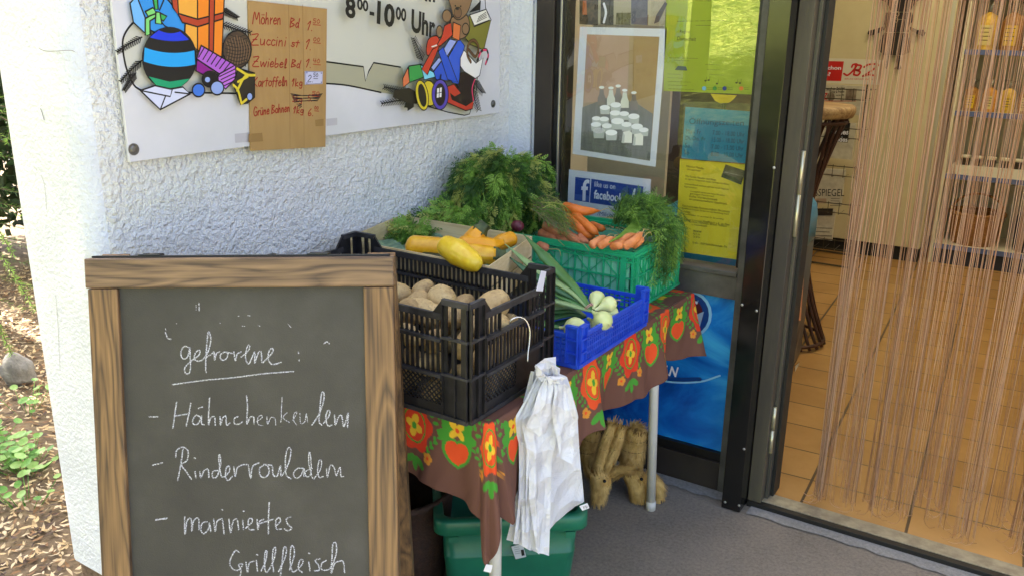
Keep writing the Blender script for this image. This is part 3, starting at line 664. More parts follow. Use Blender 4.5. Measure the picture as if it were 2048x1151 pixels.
# right half
for p, q in (((880,450),(812,285)), ((800,735),(572,768)), ((770,690),(588,645)), ((1245,590),(1318,690)), ((1238,660),(1283,815)), ((800,745),(750,795))): twig(a2, p, q, 12, 38, .0026)
pl(a2, '2a2416', [(650,670),(760,650),(830,690),(820,770),(740,760),(640,720)], 0)
pl(a2, '7d7a2c', [(1165,200),(1215,110),(1245,200),(1372,150),(1318,372),(1215,330),(1165,260)]); pl(a2, 'e6e4d8', [(1212,112),(1335,70),(1362,150),(1248,192)])
for k in range(4): ar.line([(1265+k*4, 165-k*12), (1340-k*2, 128-k*12)], .002, INK, False, a2)
ar.poly([(1205,95),(1295,5),(1290,75)], INK, tr=a2); ar.line([(1325,-20),(1330,60),(1372,150)], .004, INK, False, a2)
pl(a2, '8a6c4c', [(1080,130),(1185,110),(1212,200),(1192,262),(1130,290),(1075,215)], smooth=True); pl(a2, '8a6c4c', [(1060,-40),(1072,60),(1100,135),(1140,145),(1190,100),(1222,20),(1220,-40)], smooth=True)
ar.ell((1040,120), 34, 46, P_['8a6c4c'], OL, INK, a2); ar.ell((985,235), 24, 44, P_['8a6c4c'], OL, INK, a2); ar.ell((1180,215), 26, 42, P_['8a6c4c'], OL, INK, a2)
ar.ell((1122,95), 28, 40, P_['775a3e'], OL*.7, INK, a2); ar.ell((1118,68), 12, 8, INK, tr=a2); ar.ell((1103,45), 5, 7, INK, tr=a2); ar.ell((1143,48), 5, 7, INK, tr=a2)
pl(a2, 'd8764a', [(750,498),(762,610),(715,648),(710,582)]); pl(a2, '3c9a48', [(755,490),(850,475),(868,572),(762,610)]); pl(a2, '7fd0e8', [(842,478),(950,540),(960,570),(872,592)])
pl(a2, '3a5fd0', [(1040,440),(1130,285),(1172,340),(1140,480),(1132,625),(1078,612)]); pl(a2, '2f55c8', [(940,530),(1000,455),(1078,600),(960,592)]); pl(a2, '2f55c8', [(975,380),(1018,345),(1120,610),(1045,590)])
pl(a2, '9aa8e0', [(1015,360),(1060,290),(1112,305),(1040,418)]); pl(a2, '9aa8e0', [(918,500),(978,425),(998,450),(940,525)])
pl(a2, 'c43f26', [(885,355),(905,285),(965,268),(985,330),(930,400),(892,410)], smooth=True); pl(a2, 'c43f26', [(1020,190),(1068,170),(1080,262),(985,345),(965,332),(1000,270)]); pl(a2, 'c43f26', [(930,365),(985,338),(892,555),(850,512)]); ar.poly([(920,345),(960,330),(965,340),(925,352)], P_['e6e4d8'], tr=a2)
pl(a2, 'd9743a', [(1085,165),(1140,190),(1130,302),(1080,280)])
pl(a2, 'efede8', [(1138,430),(1165,372),(1255,468),(1308,430),(1282,560),(1250,582),(1168,532),(1138,492)])
pl(a2, '241512', [(1140,540),(1170,535),(1248,582),(1235,740),(1225,802),(1180,815),(1050,762),(1012,700),(1060,632),(1120,650)], smooth=False)
pl(a2, 'c43f26', [(1012,700),(1040,640),(1090,622),(1142,690),(1095,718),(1060,690),(1075,735),(1180,782),(1238,745),(1228,805),(1180,820),(1045,762)]); ar.line([(1245,590),(1225,660),(1236,745)], .005, P_['e0456a'], tr=a2)
ar.line([(1215,460),(1188,400),(1200,325),(1240,300),(1272,350),(1250,420),(1200,370)], .0105, INK, tr=a2); ar.line([(1215,460),(1188,400),(1200,325),(1240,300),(1272,350),(1250,420),(1200,370)], .0075, P_['6b4a2a'], tr=a2)
ar.line([(1262,450),(1290,385),(1330,368),(1345,415),(1325,475)], .0085, INK, tr=a2)
for s_ in ([(1275,420),(1288,390)], [(1310,372),(1330,372)], [(1344,405),(1342,425)], [(1330,455),(1325,472)]): ar.line(s_, .007, P_['e0456a'], False, a2)
ar.ell((905,690), 52, 95, P_['d8c22e'], OL, INK, a2, -.12); ar.ell((850,705), 46, 112, P_['d8c22e'], OL, INK, a2, -.16, 28); ar.ell((852,705), 27, 84, P_['2a2416'], OL*.6, INK, a2, -.16, 28)
ar.ell((985,700), 62, 112, P_['5a48b0'], OL, INK, a2, 0, 28); ar.ell((985,700), 40, 84, P_['241512'], 0, INK, a2, 0, 28)
for (x, y) in ((962,655),(982,650),(960,692),(980,688)): ar.poly([(x,y),(x+15,y-3),(x+14,y+30),(x-1,y+32)], P_['efede8'], tr=a2)
ar.line([(985,585),(990,555)], .006, INK, False, a2)
for t_, q in (('8', ((274,126),(350,148),(276,-30))), ('00', ((362,72),(446,92),(362,-14))), ('10', ((508,178),(640,212),(514,2))), ('00', ((650,145),(728,165),(652,46))), ('Uhr', ((765,238),(942,288),(770,66)))): ar.text(t_, *q, INK, .035, a2)
ar.poly([(455,85),(490,93),(490,120),(455,112)], INK, tr=a2)
for x in (868, 896, 926): ar.poly([(x,-30),(x+17,-30),(x+17,14+(x-868)*.12),(x,10+(x-868)*.12)], INK, tr=a2)
ar.build('printed_art', ban)
for (x, y) in ((267, 299), (986, 208)):
    w_ = Vector(at(x, y, 'x', .0216)); b = MB()
    T = Matrix.Translation(w_) @ Matrix.Rotation(R(90), 4, 'Y')
    for prof in ([(0, .0018), (.0125, .0018), (.0125, 0)], [(0, .0055), (.0065, .005), (.0085, .0018)]):
        b2 = MB(); b2.lathe(prof, 20); b.add([T @ Vector(v) for v in b2.v], b2.f, None, False)
    b.build('bolt', M('dull steel bolt', '7e7c76', .35, metal=.9), ban)
# ================================================================== TABLE AND CLOTH
TX0, TX1, TY0, TY1, TZ = .03, .738, -1.215, -.1, .70
tab = thing('market_table', 'narrow table on white tube legs under the patterned cloth, carrying the vegetable crates', 'table', (.38, -.65, 0))
b = MB(); b.box((TX0, TY0, .675), (TX1, TY1, TZ)); b.build('tabletop', M('table board', 'b8b2a6', .6), tab, bevel=.003)
LEGW = M('white painted tube', 'd9d6cd', .4, 'c4c0b4', 6)
for (x, y, dx, dy) in ((.700, -.262, .017, .02), (.694, -1.118, .0, .0), (.09, -1.1, -.01, -.02), (.09, -.2, -.01, .02)):
    b = MB(); b.tube([(x+dx, y+dy, .012), (x, y, .674)], .0145, 16, LEGW); b.tube([(x+dx, y+dy, 0), (x+dx, y+dy, .03)], .0158, 16, M('white rubber foot', 'cfccc3', .7)); b.build('leg', None, tab)

def paint(u, v):
    """the woven border: brown ground, orange flowers, green edged hearts, yellow blossoms and leaf sprays"""
    PER = .235
    base = np.array(lin('69473a')); col = np.tile(base, (u.size, 1)); u0 = (u+PER/2) % PER - PER/2; uh = (u % PER) - PER/2
    G, O, Y, RD, YO = (np.array(lin(c)) for c in ('45922f', 'dd4f22', 'dfb32e', 'c92f20', 'd08a30'))
    alt = (np.floor((u+PER/2)/PER).astype(int) % 2) == 0
    def ell(x, y, cx, cy, rx, ry, rot, c):
        dx, dy = x-cx, y-cy; ca, sa = math.cos(rot), math.sin(rot); k = ((dx*ca+dy*sa)/rx)**2+((-dx*sa+dy*ca)/ry)**2 < 1; col[k] = c
    vv = np.where(v < -.0, -v-.02, v)         # the top repeats the border, mirrored
    def spray(x, sx):
        for k in range(6):
            t = k/5; cx, cy = sx*(.026+.058*t), .062-.075*t
            for s_ in (-1, 1): ell(x, vv, cx+sx*.002+s_*.0065*.7*sx, cy+s_*.0085, .0085-.003*t, .0042, sx*(-.9+s_*.9), G)
        for k in range(4):
            t = k/3; cx, cy = sx*(.05+.03*t), .075+.04*t
            for s_ in (-1, 1): ell(x, vv, cx+s_*.006, cy-s_*.003, .0075-.002*t, .0038, sx*.9+s_*.8, G)
    spray(uh, 1); spray(uh, -1)
    for sx in (1, -1):
        ell(uh, vv, sx*.030, .058, .021, .0125, sx*.15, G); ell(uh, vv, sx*.027, .035, .020, .0105, -sx*.95, G)
    # heart
    def heart(x, y, s_):
        x = x/s_; y = -(y/s_); return (x*x+y*y-1)**3-x*x*y**3 < 0
    k = heart(uh, vv-.104, .0335); col[k] = G; k = heart(uh, vv-.1035, .0262); col[k] = O
    for a in range(4):
        q = a*math.pi/2+math.pi/4; ell(uh, vv, math.cos(q)*.0125, .044+math.sin(q)*.0135, .0125, .0082, q, Y)
    ell(uh, vv, 0, .044, .0055, .0055, 0, O)
    # small blossoms
    for sx in (1, -1):
        for a in range(5): q = a*2*math.pi/5; ell(uh, vv, sx*.074+math.cos(q)*.0075, .128+math.sin(q)*.008, .0062, .0062, 0, YO)
        ell(uh, vv, sx*.074, .128, .004, .004, 0, O)
    # large flower
    x, y = u0, (vv-.062)/1.22; r = np.hypot(x, y); th = np.arctan2(y, x); ro = .050*(1+.11*np.cos(6*th+.5))
    k = r < ro; col[k & alt] = O; col[k & ~alt] = np.array(lin('d23c20'))
    k = (r < .035) & (r > .0315); col[k] = G
    for a in range(4): q = a*math.pi/2+.3; ell(u0, vv, math.cos(q)*.0125, .062+math.sin(q)*.0165, .0135, .0095, q, Y)
    ell(u0, vv, 0, .062, .007, .009, 0, G)
    for a in (-.95, 0, .95): ell(u0, vv, math.sin(a)*.021, .138+math.cos(a)*.017, .019, .0085, math.pi/2-a, G)
    hem = v > 10
    return col
CL = colour_attr('printed cotton cloth', .85, .0005, 700)
cloth = thing('tablecloth', 'brown tablecloth with orange flowers, green edged hearts and leaf sprays draped over the table', 'tablecloth', (.38, -.65, .7))
ex0, ex1, ey0, ey1 = TX0-.01, TX1+.008, TY0-.008, TY1+.006
r0 = .018; Lf = (ex1-r0)-ex0; La = .11; Lr = (ey1)-(ey0+r0)
NS, NV = 760, 92
ss = np.linspace(0, Lf+La+Lr, NS+1)
V = []; UU = []; VV = []
for s_ in ss:
    uu = s_-Lf-La/2
    if s_ < Lf:
        p = np.array([ex0+s_, ey0]); n = np.array([0., -1.]); rip = .006+.010*math.sin(s_*21+1)+.006*math.sin(s_*47); L = .195+.006*math.sin(s_*9); cor = max(0, 1-(Lf-s_)/.16)
        L += .035*cor**2; rip += -.016*math.exp(-((Lf-s_-.05)/.03)**2)
    elif s_ < Lf+La:
        th = (s_-Lf)/La*math.pi/2; n = np.array([math.sin(th), -math.cos(th)]); p = np.array([ex1-r0, ey0+r0])+n*r0
        g_ = math.exp(-((th-.8)/.5)**2); rip = -.004+.062*g_-.022*math.exp(-((th-.72)/.14)**2); L = .23+.095*math.exp(-((th-.6)/.4)**2)
    else:
        q = s_-Lf-La; p = np.array([ex1, ey0+r0+q]); n = np.array([1., 0.])
        rip = .014+.028*math.sin(q*15.5+2.2)+.015*math.sin(q*31+.5)+.006*math.sin(q*64); L = .200+.012*math.sin(q*11+.6)+.010*math.sin(q*27)-.018*math.exp(-((q-.82)/.12)**2)
        L += .035*max(0, 1-q/.15)**2; rip += -.018*math.exp(-((q-.04)/.03)**2)
        e = max(0, (q-(Lr-.1))/.1); rip += .03*e**2; L += .012*e
    for j in range(NV+1):
        d = L*j/NV; a = min(d/.012, 1)*math.pi/2
        out = .006*math.sin(a); dn = .006*(1-math.cos(a)) if d < .012 else .006+(d-.012)
        f_ = min(1, (d/L))**1.25; wv = .0012*math.sin(s_*130+d*60)*f_
        x, y = p+n*(out+rip*f_+wv); V.append((x, y, TZ+.0045-dn)); UU.append(uu); VV.append(d)
CTIP = min(V, key=lambda p: p[2])
b = MB(); b.add(V, [(i*(NV+1)+j, i*(NV+1)+j+1, (i+1)*(NV+1)+j+1, (i+1)*(NV+1)+j) for i in range(NS) for j in range(NV)], CL, True)
o = b.build('skirt', None, cloth); set_cols(o, paint(np.array(UU), np.array(VV)))
md = o.modifiers.new('thickness', 'SOLIDIFY'); md.thickness = .0012
nx, ny = 180, 280; V = []; UU = []; VV = []
for i in range(nx+1):
    for j in range(ny+1):
        x = ex0+(ex1-ex0)*i/nx; y = ey0+(ey1-ey0)*j/ny; dr, df = ex1-x, y-ey0
        V.append((x, y, TZ+.0045+.0008*math.sin(x*40)*math.sin(y*31)))
        if dr < df: UU.append(La/2+(y-ey0-r0)); VV.append(-dr)
        else: UU.append(-La/2-(ex1-r0-x)); VV.append(-df)
b = MB(); b.add(V, [(i*(ny+1)+j, (i+1)*(ny+1)+j, (i+1)*(ny+1)+j+1, i*(ny+1)+j+1) for i in range(nx) for j in range(ny)], CL, True)
o = b.build('top_sheet', None, cloth); set_cols(o, paint(np.array(UU), np.array(VV)))
# care label sewn to the corner tip, pale reverse of the folded tips
BAGP = Plane((.775, -1.02, .6), (.35, .94, 0), (0, 0, 1))
tipv = min(V, key=lambda p: p[2]) if 0 else CTIP
tp = Plane(tipv, (.72, .69, 0), (0, 0, 1)); tipc = (0, .004); b = MB()
q = [tp.w(x+tipc[0], y+tipc[1]) for x, y in ((0, 0), (.014, -.004), (.010, -.022), (-.006, -.016))]; b.prism(q, tp.n*.0012); b.build('care_label', M('white care label', 'e6e3e4', .7), cloth)

# ================================================================== CRATES
def wallT(p, u, out):
    u = Vector(u); out = Vector(out); T = Matrix.Identity(4); up = Vector((0, 0, 1))
    for i in range(3): T[i][0], T[i][1], T[i][2], T[i][3] = u[i], out[i], up[i], p[i]
    return T
def pbox(b, T, u0, u1, d0, d1, w0, w1, mat=None): b.box((u0, d0, w0), (u1, d1, w1), mat, T=T)
def slots(b, T, u0, u1, w0, w1, pitch, bar, th=.003):
    n = max(1, round((u1-u0)/pitch)); p = (u1-u0)/n
    for k in range(n+1):
        c = u0+p*k; pbox(b, T, max(u0, c-bar/2), min(u1, c+bar/2), -th, 0, w0, w1)
    for k in range(n):                                     # rounded slot ends
        for w, s_ in ((w0, 1), (w1, -1)):
            for e in (0, 1):
                c = u0+p*k+bar/2 if e == 0 else u0+p*(k+1)-bar/2; dx = (p-bar)*.3*(1 if e == 0 else -1)
                q = [T @ Vector(t) for t in ((c, -th+.0003, w), (c+dx, -th+.0003, w), (c, -th+.0003, w+s_*.004))]
                b.prism(q, (T @ Vector((0, th-.0006, 0)))-(T @ Vector((0, 0, 0))))
def lattice(b, T, u0, u1, w0, w1, pitch=.0125, bar=.0032):
    h = w1-w0; a = -h
    for s_ in (1, -1):
        c = u0-h
        while c < u1:
            A = [c, 0.]; B = [c+h, h]
            if A[0] < u0: A = [u0, u0-c]
            if B[0] > u1: B = [u1, u1-c]
            if B[0]-A[0] > .002:
                y0, y1 = (w0+A[1], w0+B[1]) if s_ == 1 else (w1-A[1], w1-B[1]); d = Vector((B[0]-A[0], 0, y1-y0)).normalized(); nn = Vector((-d.z, 0, d.x))*bar/2
                o_ = -.0028 if s_ == 1 else -.0012
                P_ = [T @ Vector(t) for t in (Vector((A[0], o_, y0))+nn, Vector((A[0], o_, y0))-nn, Vector((B[0], o_, y1))-nn, Vector((B[0], o_, y1))+nn)]
                b.prism(P_, (T @ Vector((0, .0014, 0)))-(T @ Vector((0, 0, 0))))
            c += pitch
BLK = M('dusty black plastic', '141416', .42, '29292b', 35, lo=.45, hi=.8, bmp=.0002, bs=200, spec=.5)
BLE = M('dusty black plastic highlit edge', '1f1f21', .48, '37373a', 30, bmp=.0002, bs=200)  # ledges coloured lighter for the highlights they catch, with some dust
bc = thing('potato_crate', 'black slotted plastic crate full of potatoes at the front of the table', 'crate', (.39, -1.095, .706))
X0, X1, Y0, Y1, Z0, H = .116, .722, -1.264, -.93, .7065, .232
def black_wall(p, u, out, W, cw, name, hand=False, latt=(0, 1)):
    b = MB(); T = wallT(p, u, out); c = cw; i0, i1 = c, W-c
    pbox(b, T, 0.004, W-.004, -.004, .004, 0, .010, BLE)                       # foot ledge
    pbox(b, T, i0, i1, -.003, 0, .0102, .030)
    la, lb = i0+(i1-i0)*latt[0], i0+(i1-i0)*latt[1]
    lattice(b, T, la, lb, .030, .093)
    if la > i0+.001: pbox(b, T, i0, la, -.003, 0, .0302, .093)
    if lb < i1-.001: pbox(b, T, lb, i1, -.003, 0, .0302, .093)
    pbox(b, T, i0, i1, -.003, .009, .0932, .100, BLE)
    slots(b, T, i0, i1, .1002, .172, .0135, .0062)
    pbox(b, T, i0, i1, -.003, .009, .1722, .179, BLE)
    if hand:
        m0, m1 = W/2-.055, W/2+.055
        slots(b, T, i0, m0, .1792, .218, .0135, .0062); slots(b, T, m1, i1, .1792, .218, .0135, .0062)
        pbox(b, T, m0-.004, m0, -.004, .004, .1794, .218); pbox(b, T, m1, m1+.004, -.004, .004, .1794, .218)
    else: slots(b, T, i0, i1, .1792, .218, .0135, .0062)
    pbox(b, T, i0, i1, -.004, .003, .2182, H, BLE)
    for (a0, a1, sgn) in ((.0, c, 1), (W-c, W, -1)):                      # corner columns
        pbox(b, T, a0, a1, -.003, 0, .0102, .0998)
        pbox(b, T, a0, a1, -.003, .0065, .1, .1055, BLE) ; pbox(b, T, a0, a1, -.003, .0065, .180, .1855, BLE)
        cuts = [(a0, a0+.012), (a0+.022, a0+.034), (a0+c-.020, a0+c-.006), (a0+c-.004, a0+c)] if c > .055 else [(a0, a0+.014), (a0+.024, a0+c)]
        for (k0, k1) in cuts: pbox(b, T, k0, k1, -.003, 0, .1057, .1798); pbox(b, T, k0, k1, -.003, 0, .1857, .252)
        pbox(b, T, a0, a1, -.006, .004, .2522, .264, BLE)
        for k in (a0+.0015, (a0+a1)/2, a1-.0035):
            for (w0, w1) in ((.0102, .0995), (.1057, .1797), (.1857, .2518)): pbox(b, T, k-.001, k+.0015, .0003, .0065, w0, w1)
        e0 = a1 if sgn == 1 else a0; e1 = e0+sgn*.024                     # slope down from the corner to the rim
        q = [T @ Vector(t) for t in ((e0, -.003, H), (e1, -.003, H), (e0, -.003, .262))]; b.prism(q, (T @ Vector((0, .005, 0)))-(T @ Vector((0, 0, 0))))
    return b.build(name, BLK, bc)
black_wall((X0, Y0, Z0), (1, 0, 0), (0, -1, 0), X1-X0, .066, 'front_wall')
black_wall((X1, Y0, Z0), (0, 1, 0), (1, 0, 0), Y1-Y0, .052, 'side_wall', True, (0, .55))
black_wall((X1, Y1, Z0), (-1, 0, 0), (0, 1, 0), X1-X0, .066, 'back_wall')
black_wall((X0, Y1, Z0), (0, -1, 0), (-1, 0, 0), Y1-Y0, .052, 'side_wall', True)
b = MB(); b.box((X0+.004, Y0+.004, Z0), (X1-.004, Y1-.004, Z0+.006)); b.build('crate_floor', BLK, bc)
b = MB(); q = [Vector(at(*p, 'x', .7275)) for p in ((1072, 581), (1082, 541), (1092, 543), (1085, 582))]; b.prism(q, (.001, 0, 0)); b.build('sticker', M('white sticker', 'c9cbd8', .4), bc)

# potatoes
def potskin(name, a, c, dirt):
    mt, n, b, o = nodes(name); v = coord(n); f = tex_noise(n, 34, 5, .65, v); g = tex_noise(n, 150, 3, .7, v)
    m_ = n.nodes.new('ShaderNodeMixRGB'); n.links.new(ramp(n, f, [(.35, lin(a)), (.62, lin(c)), (.8, lin(dirt))]), m_.inputs[1]); m_.inputs[2].default_value = (*lin(dirt), 1)
    n.links.new(ramp(n, g, [(.58, (0, 0, 0)), (.7, (.8, .8, .8))]), m_.inputs[0]); n.links.new(m_.outputs[0], b.inputs['Base Color']); b.inputs['Roughness'].default_value = .65; bump(n, b, g, .0025); return mt
POT = [potskin('potato skin', 'bda370', 'a1865a', '6f5838'), potskin('potato skin pale', 'cab27f', 'ad9262', '7d6644'), potskin('potato skin dusty', 'ae9464', '8d744c', '66512f')]
pm = []
for k in range(6):
    rn = random.Random(k+40); a = [rn.uniform(0, 6) for _ in range(5)]; b = MB()
    fn = lambda v, a=a: 1+.07*math.sin(2.5*v.x+a[0])*math.cos(2*v.y+a[1])+.05*math.sin(4*v.z+a[2]+2*v.x)+.02*math.sin(9*v.y+a[3])-(.04 if abs(v.x-.6)+abs(v.y-.3)+abs(v.z-.7) < .25 else 0)
    b.ball((0, 0, 0), (.0385, .030, .0275), POT[k % 3], 3, fn); o = b.build('potato'); pm.append(o.data); bpy.data.objects.remove(o)
def potato(c, s_, rot, label, k=0):
    o = bpy.data.objects.new('potato', pm[k % 6]); COL.objects.link(o); o.location = c; o.scale = (s_, s_, s_); o.rotation_euler = rot
    return tag(o, label, 'potato', 'potatoes in the black crate')
TOPP = [((846, 580), .905, .80, 'small round potato highest on the pile near the back wall of the crate'), ((884, 598), .90, 1.1, 'largest pale potato on top of the pile, left of the crate corner'), ((822, 619), .897, .95, 'potato just right of the chalkboard edge, low in the pile'),
 ((797, 588), .9, 1.0, 'potato half hidden behind the top right corner of the chalkboard'), ((847, 622), .892, 1.0, 'tan potato in front of the largest pale one'), ((925, 608), .893, .78, 'small potato just left of the raised front corner of the black crate'), ((985, 612), .91, 1.15, 'big potato seen above the side wall of the black crate'),
 ((1018, 652), .88, .95, 'potato showing through the hand hole of the black crate'), ((905, 632), .885, .85, 'potato wedged behind the raised front corner post'), ((838, 602), .895, .85, 'potato between the smallest and the largest on the pile'), ((870, 628), .885, .85, 'small potato below the largest pale one at the rim')]
rn = random.Random(5); tops = []
for k, (p, z, s_, lab) in enumerate(TOPP):
    c = Vector(at(*p, 'z', z)); c.x = min(max(c.x, X0+.04), X1-.036); c.y = min(max(c.y, Y0+.036), Y1-.036)
    tops.append(c); potato(c, s_, (rn.uniform(-.5, .5), rn.uniform(-.5, .5), rn.uniform(0, 6)), lab, k)
for lz in range(3):
    for i in range(8):
        for j in range(4):
            c = Vector((X0+.045+i*(X1-X0-.09)/7+rn.uniform(-.008, .008), Y0+.04+j*(Y1-Y0-.08)/3+rn.uniform(-.008, .008), Z0+.038+lz*.056+rn.uniform(-.006, .006)))
            if 1 <= i <= 6 and 1 <= j <= 2 and lz < 2 or (lz == 2 and j == 3): continue
            if any((c-t).length < .052 for t in tops): continue
            potato(c, rn.uniform(.78, 1.0), (rn.uniform(0, 6), rn.uniform(0, 6), rn.uniform(0, 6)), 'potato lower in the black crate, seen in slivers through its slots', i+j+lz)

# --- blue crate
BLU = M('blue plastic', '1c3fb8', .38, '2a55d0', 25, bmp=.0002, bs=120)
blue = thing('onion_crate', 'low blue plastic crate of spring onions overhanging the right table edge', 'crate', (.6, -.64, .706))
bx0, bx1, by0, by1, bz, bh = .40, .757, -.862, -.47, .7065, .084
def blue_wall(p, u, out, W, name, n_u):
    b = MB(); T = wallT(p, u, out); c = .034
    pbox(b, T, 0, W, -.004, .004, 0, .010); pbox(b, T, c, W-c, -.004, .003, bh-.010, bh)
    rows = [.0102, .026, .041, .056, .066, bh-.0102]
    p_ = (W-2*c)/n_u
    for k in range(n_u+1): pbox(b, T, max(c, c+p_*k-.0022), min(W-c, c+p_*k+.0022), -.0030, 0, .0102, bh-.0102)
    for w in rows[1:-1]: pbox(b, T, c, W-c, -.0034, -.0006, w-.002, w+.002)
    for k in range(5): e = c+(W-2*c)*(k+.5)/5; pbox(b, T, e-.016, e+.016, -.0026, .0012, .0104, bh-.0104) if k in (1, 3) and W > .4 else None
    for (a0, a1) in ((0, c-.0002), (W-c+.0002, W)):
        pbox(b, T, a0, a1, -.004, .0, .0102, bh+.018); pbox(b, T, a0, a1, -.004, .008, bh+.0182, bh+.024)
        for w in (.036, .070): pbox(b, T, a0, a1, .0002, .0075, w, w+.004)
        for k in (a0+.002, a1-.002): pbox(b, T, k-.0015, k+.0015, .0004, .0072, .0104, bh+.0178)
    return b.build(name, BLU, blue)
blue_wall((bx0, by0, bz), (1, 0, 0), (0, -1, 0), bx1-bx0, 'front_wall', 18); blue_wall((bx1, by0, bz), (0, 1, 0), (1, 0, 0), by1-by0, 'side_wall', 30)
blue_wall((bx1, by1, bz), (-1, 0, 0), (0, 1, 0), bx1-bx0, 'back_wall', 18); blue_wall((bx0, by1, bz), (0, -1, 0), (-1, 0, 0), by1-by0, 'side_wall', 30)
b = MB(); b.box((bx0+.004, by0+.004, bz), (bx1-.004, by1-.004, bz+.006)); b.build('crate_floor', BLU, blue)

# --- green crate
GRN = M('green plastic', '1c9c68', .42, '2bb37c', 14, bmp=.0002, bs=120); GRD = M('green plastic inner', '6ab795', .55, '7cc4a4', 10)
gcr = thing('carrot_crate', 'green plastic crate with crossed ribs holding carrots beneath the window', 'crate', (.37, -.22, .706))
gx0, gx1, gy0, gy1, gz, gh = .07, .680, -.405, -.045, .7065, .182
def green_wall(p, u, out, W, name, nu, X=True):
    b = MB(); T = wallT(p, u, out)
    pbox(b, T, .006, W-.006, -.012, -.006, .004, gh-.03); o_ = b
    m_ = b.mi; b.m = [b._k(GRD)]*len(b.f)
    pbox(b, T, 0, W, -.012, .004, 0, .008); pbox(b, T, 0, W, -.014, .005, gh-.018, gh-.011); pbox(b, T, .0, W, -.008, .002, gh-.0108, gh)
    p_ = W/nu; rows = [.008, .055, .102, .149, gh-.0182]
    for k in range(nu+1):
        c = min(max(p_*k, .003), W-.003); pbox(b, T, c-.0022, c+.0022, -.0058, .0, .0082, gh-.0182)
    for w in rows[1:-1]: pbox(b, T, .0005, W-.0005, -.0056, .0014, w-.002, w+.002)
    for (c, wd) in ((.03, .016), (W-.03, .016)): pbox(b, T, c-wd/2, c+wd/2, -.0054, .0022, .0082, gh-.0184)
    if X:
        for i in range(nu):
            for j in range(4):
                a0, a1, w0, w1 = p_*i+.002, p_*(i+1)-.002, rows[j]+.002, rows[j+1]-.002
                sg = (i+j) % 2
                for s_ in ((sg,) if j < 3 else (0, 1)):
                    A = Vector((a0, 0, w0 if s_ == 0 else w1)); B = Vector((a1, 0, w1 if s_ == 0 else w0)); d = (B-A).normalized(); nn = Vector((-d.z, 0, d.x))*.0011; o2 = Vector((0, -.0056, 0))
                    b.prism([T @ (A+nn+o2), T @ (A-nn+o2), T @ (B-nn+o2), T @ (B+nn+o2)], (T @ Vector((0, .0042+.0004*s_, 0)))-(T @ Vector((0, 0, 0))))
                c = (a0+a1)/2; pbox(b, T, c-.0008, c+.0008, -.0057, -.0022, w0, w1)
    return b.build(name, GRN, gcr)
green_wall((gx0, gy0, gz), (1, 0, 0), (0, -1, 0), gx1-gx0, 'front_wall', 13); green_wall((gx1, gy0, gz), (0, 1, 0), (1, 0, 0), gy1-gy0, 'side_wall', 9)
green_wall((gx1, gy1, gz), (-1, 0, 0), (0, 1, 0), gx1-gx0, 'back_wall', 13); green_wall((gx0, gy1, gz), (0, -1, 0), (-1, 0, 0), gy1-gy0, 'side_wall', 9)
b = MB(); b.box((gx0+.006, gy0+.006, gz), (gx1-.006, gy1-.006, gz+.006)); b.build('crate_floor', GRN, gcr)
wp = Vector((.60, gy1-.016, gz+gh-.03)); b = MB(); b.box((wp.x-.05, gy1-.0215, gz+gh-.052), (wp.x+.02, gy1-.0205, gz+gh-.004)); b.build('white_card', M('white card', 'd4d8e2', .6), gcr)

# --- wooden chip tray with zucchini, on an upturned box
CHIP = wood('pale chip wood', 'x', 'c3ab7c', 'e0cda2', .5, .7); CHIPY = wood('pale chip wood crosswise', 'y', 'bda878', 'dac79a', .5, .7)
tr = thing('zucchini_tray', 'pale thin wood tray with yellow zucchini behind the black crate', 'tray', (.31, -.75, .83))
tx0, tx1, ty0, ty1, tz, th_ = .07, .54, -.925, -.60, .832, .110
b = MB(); b.box((tx0, ty0, tz+th_-.052), (tx1, ty0+.0035, tz+th_)); b.box((tx0, ty0, tz), (tx1, ty0+.0035, tz+.047)); b.box((tx0, ty0-.003, tz+th_-.014), (tx1+.002, ty0-.0003, tz+th_+.001)); b.build('front_board', CHIP, tr)
b = MB(); b.box((tx0, ty1-.0035, tz), (tx1, ty1, tz+th_)); b.build('back_board', CHIP, tr)
for x in (tx0, tx1-.0035):
    b = MB(); b.box((x, ty0+.004, tz), (x+.0035, ty1-.004, tz+.05)); b.box((x+.0002, ty0+.004, tz+.055), (x+.0033, ty1-.004, tz+th_)); b.box((x-.002 if x > .3 else x+.0037, ty0+.12, tz+.002), (x-.0002 if x > .3 else x+.005, ty0+.15, tz+th_-.002)); b.build('end_board', CHIPY, tr)
b = MB(); b.box((tx0+.004, ty0+.004, tz), (tx1-.004, ty1-.004, tz+.004)); b.build('tray_floor', CHIP, tr)
b = MB(); b.grid(lambda u, v: (tx0+.006+u*(tx1-tx0-.012), ty0+.006+v*(ty1-ty0-.012), tz+.066+.012*math.sin(u*9)*math.sin(v*7)+.006*math.sin(u*31+v*17)), 40, 30); b.build('paper_lining', M('green printed paper', '8aa584', .8, '55745f', 28), tr)
for _c in tr.children:                      # thin boards, pushed a little out of square
    for v in _c.data.vertices: v.co.x -= .24*(v.co.y+tr.location.y+.925)
box2 = thing('support_box', 'dark crate hidden below the wooden tray of zucchini', 'crate', (.31, -.75, .706)); b = MB()
for lo, hi in (((.10, -.90, .7065), (.53, -.892, .828)), ((.10, -.61, .7065), (.53, -.602, .828)), ((.10, -.8915, .7065), (.108, -.6105, .828)), ((.522, -.8915, .7065), (.53, -.6105, .828)), ((.1085, -.8915, .82), (.5215, -.6105, .828))): b.box(lo, hi)
b.build('box_body', M('dark crate plastic', '1d2420', .5), box2)
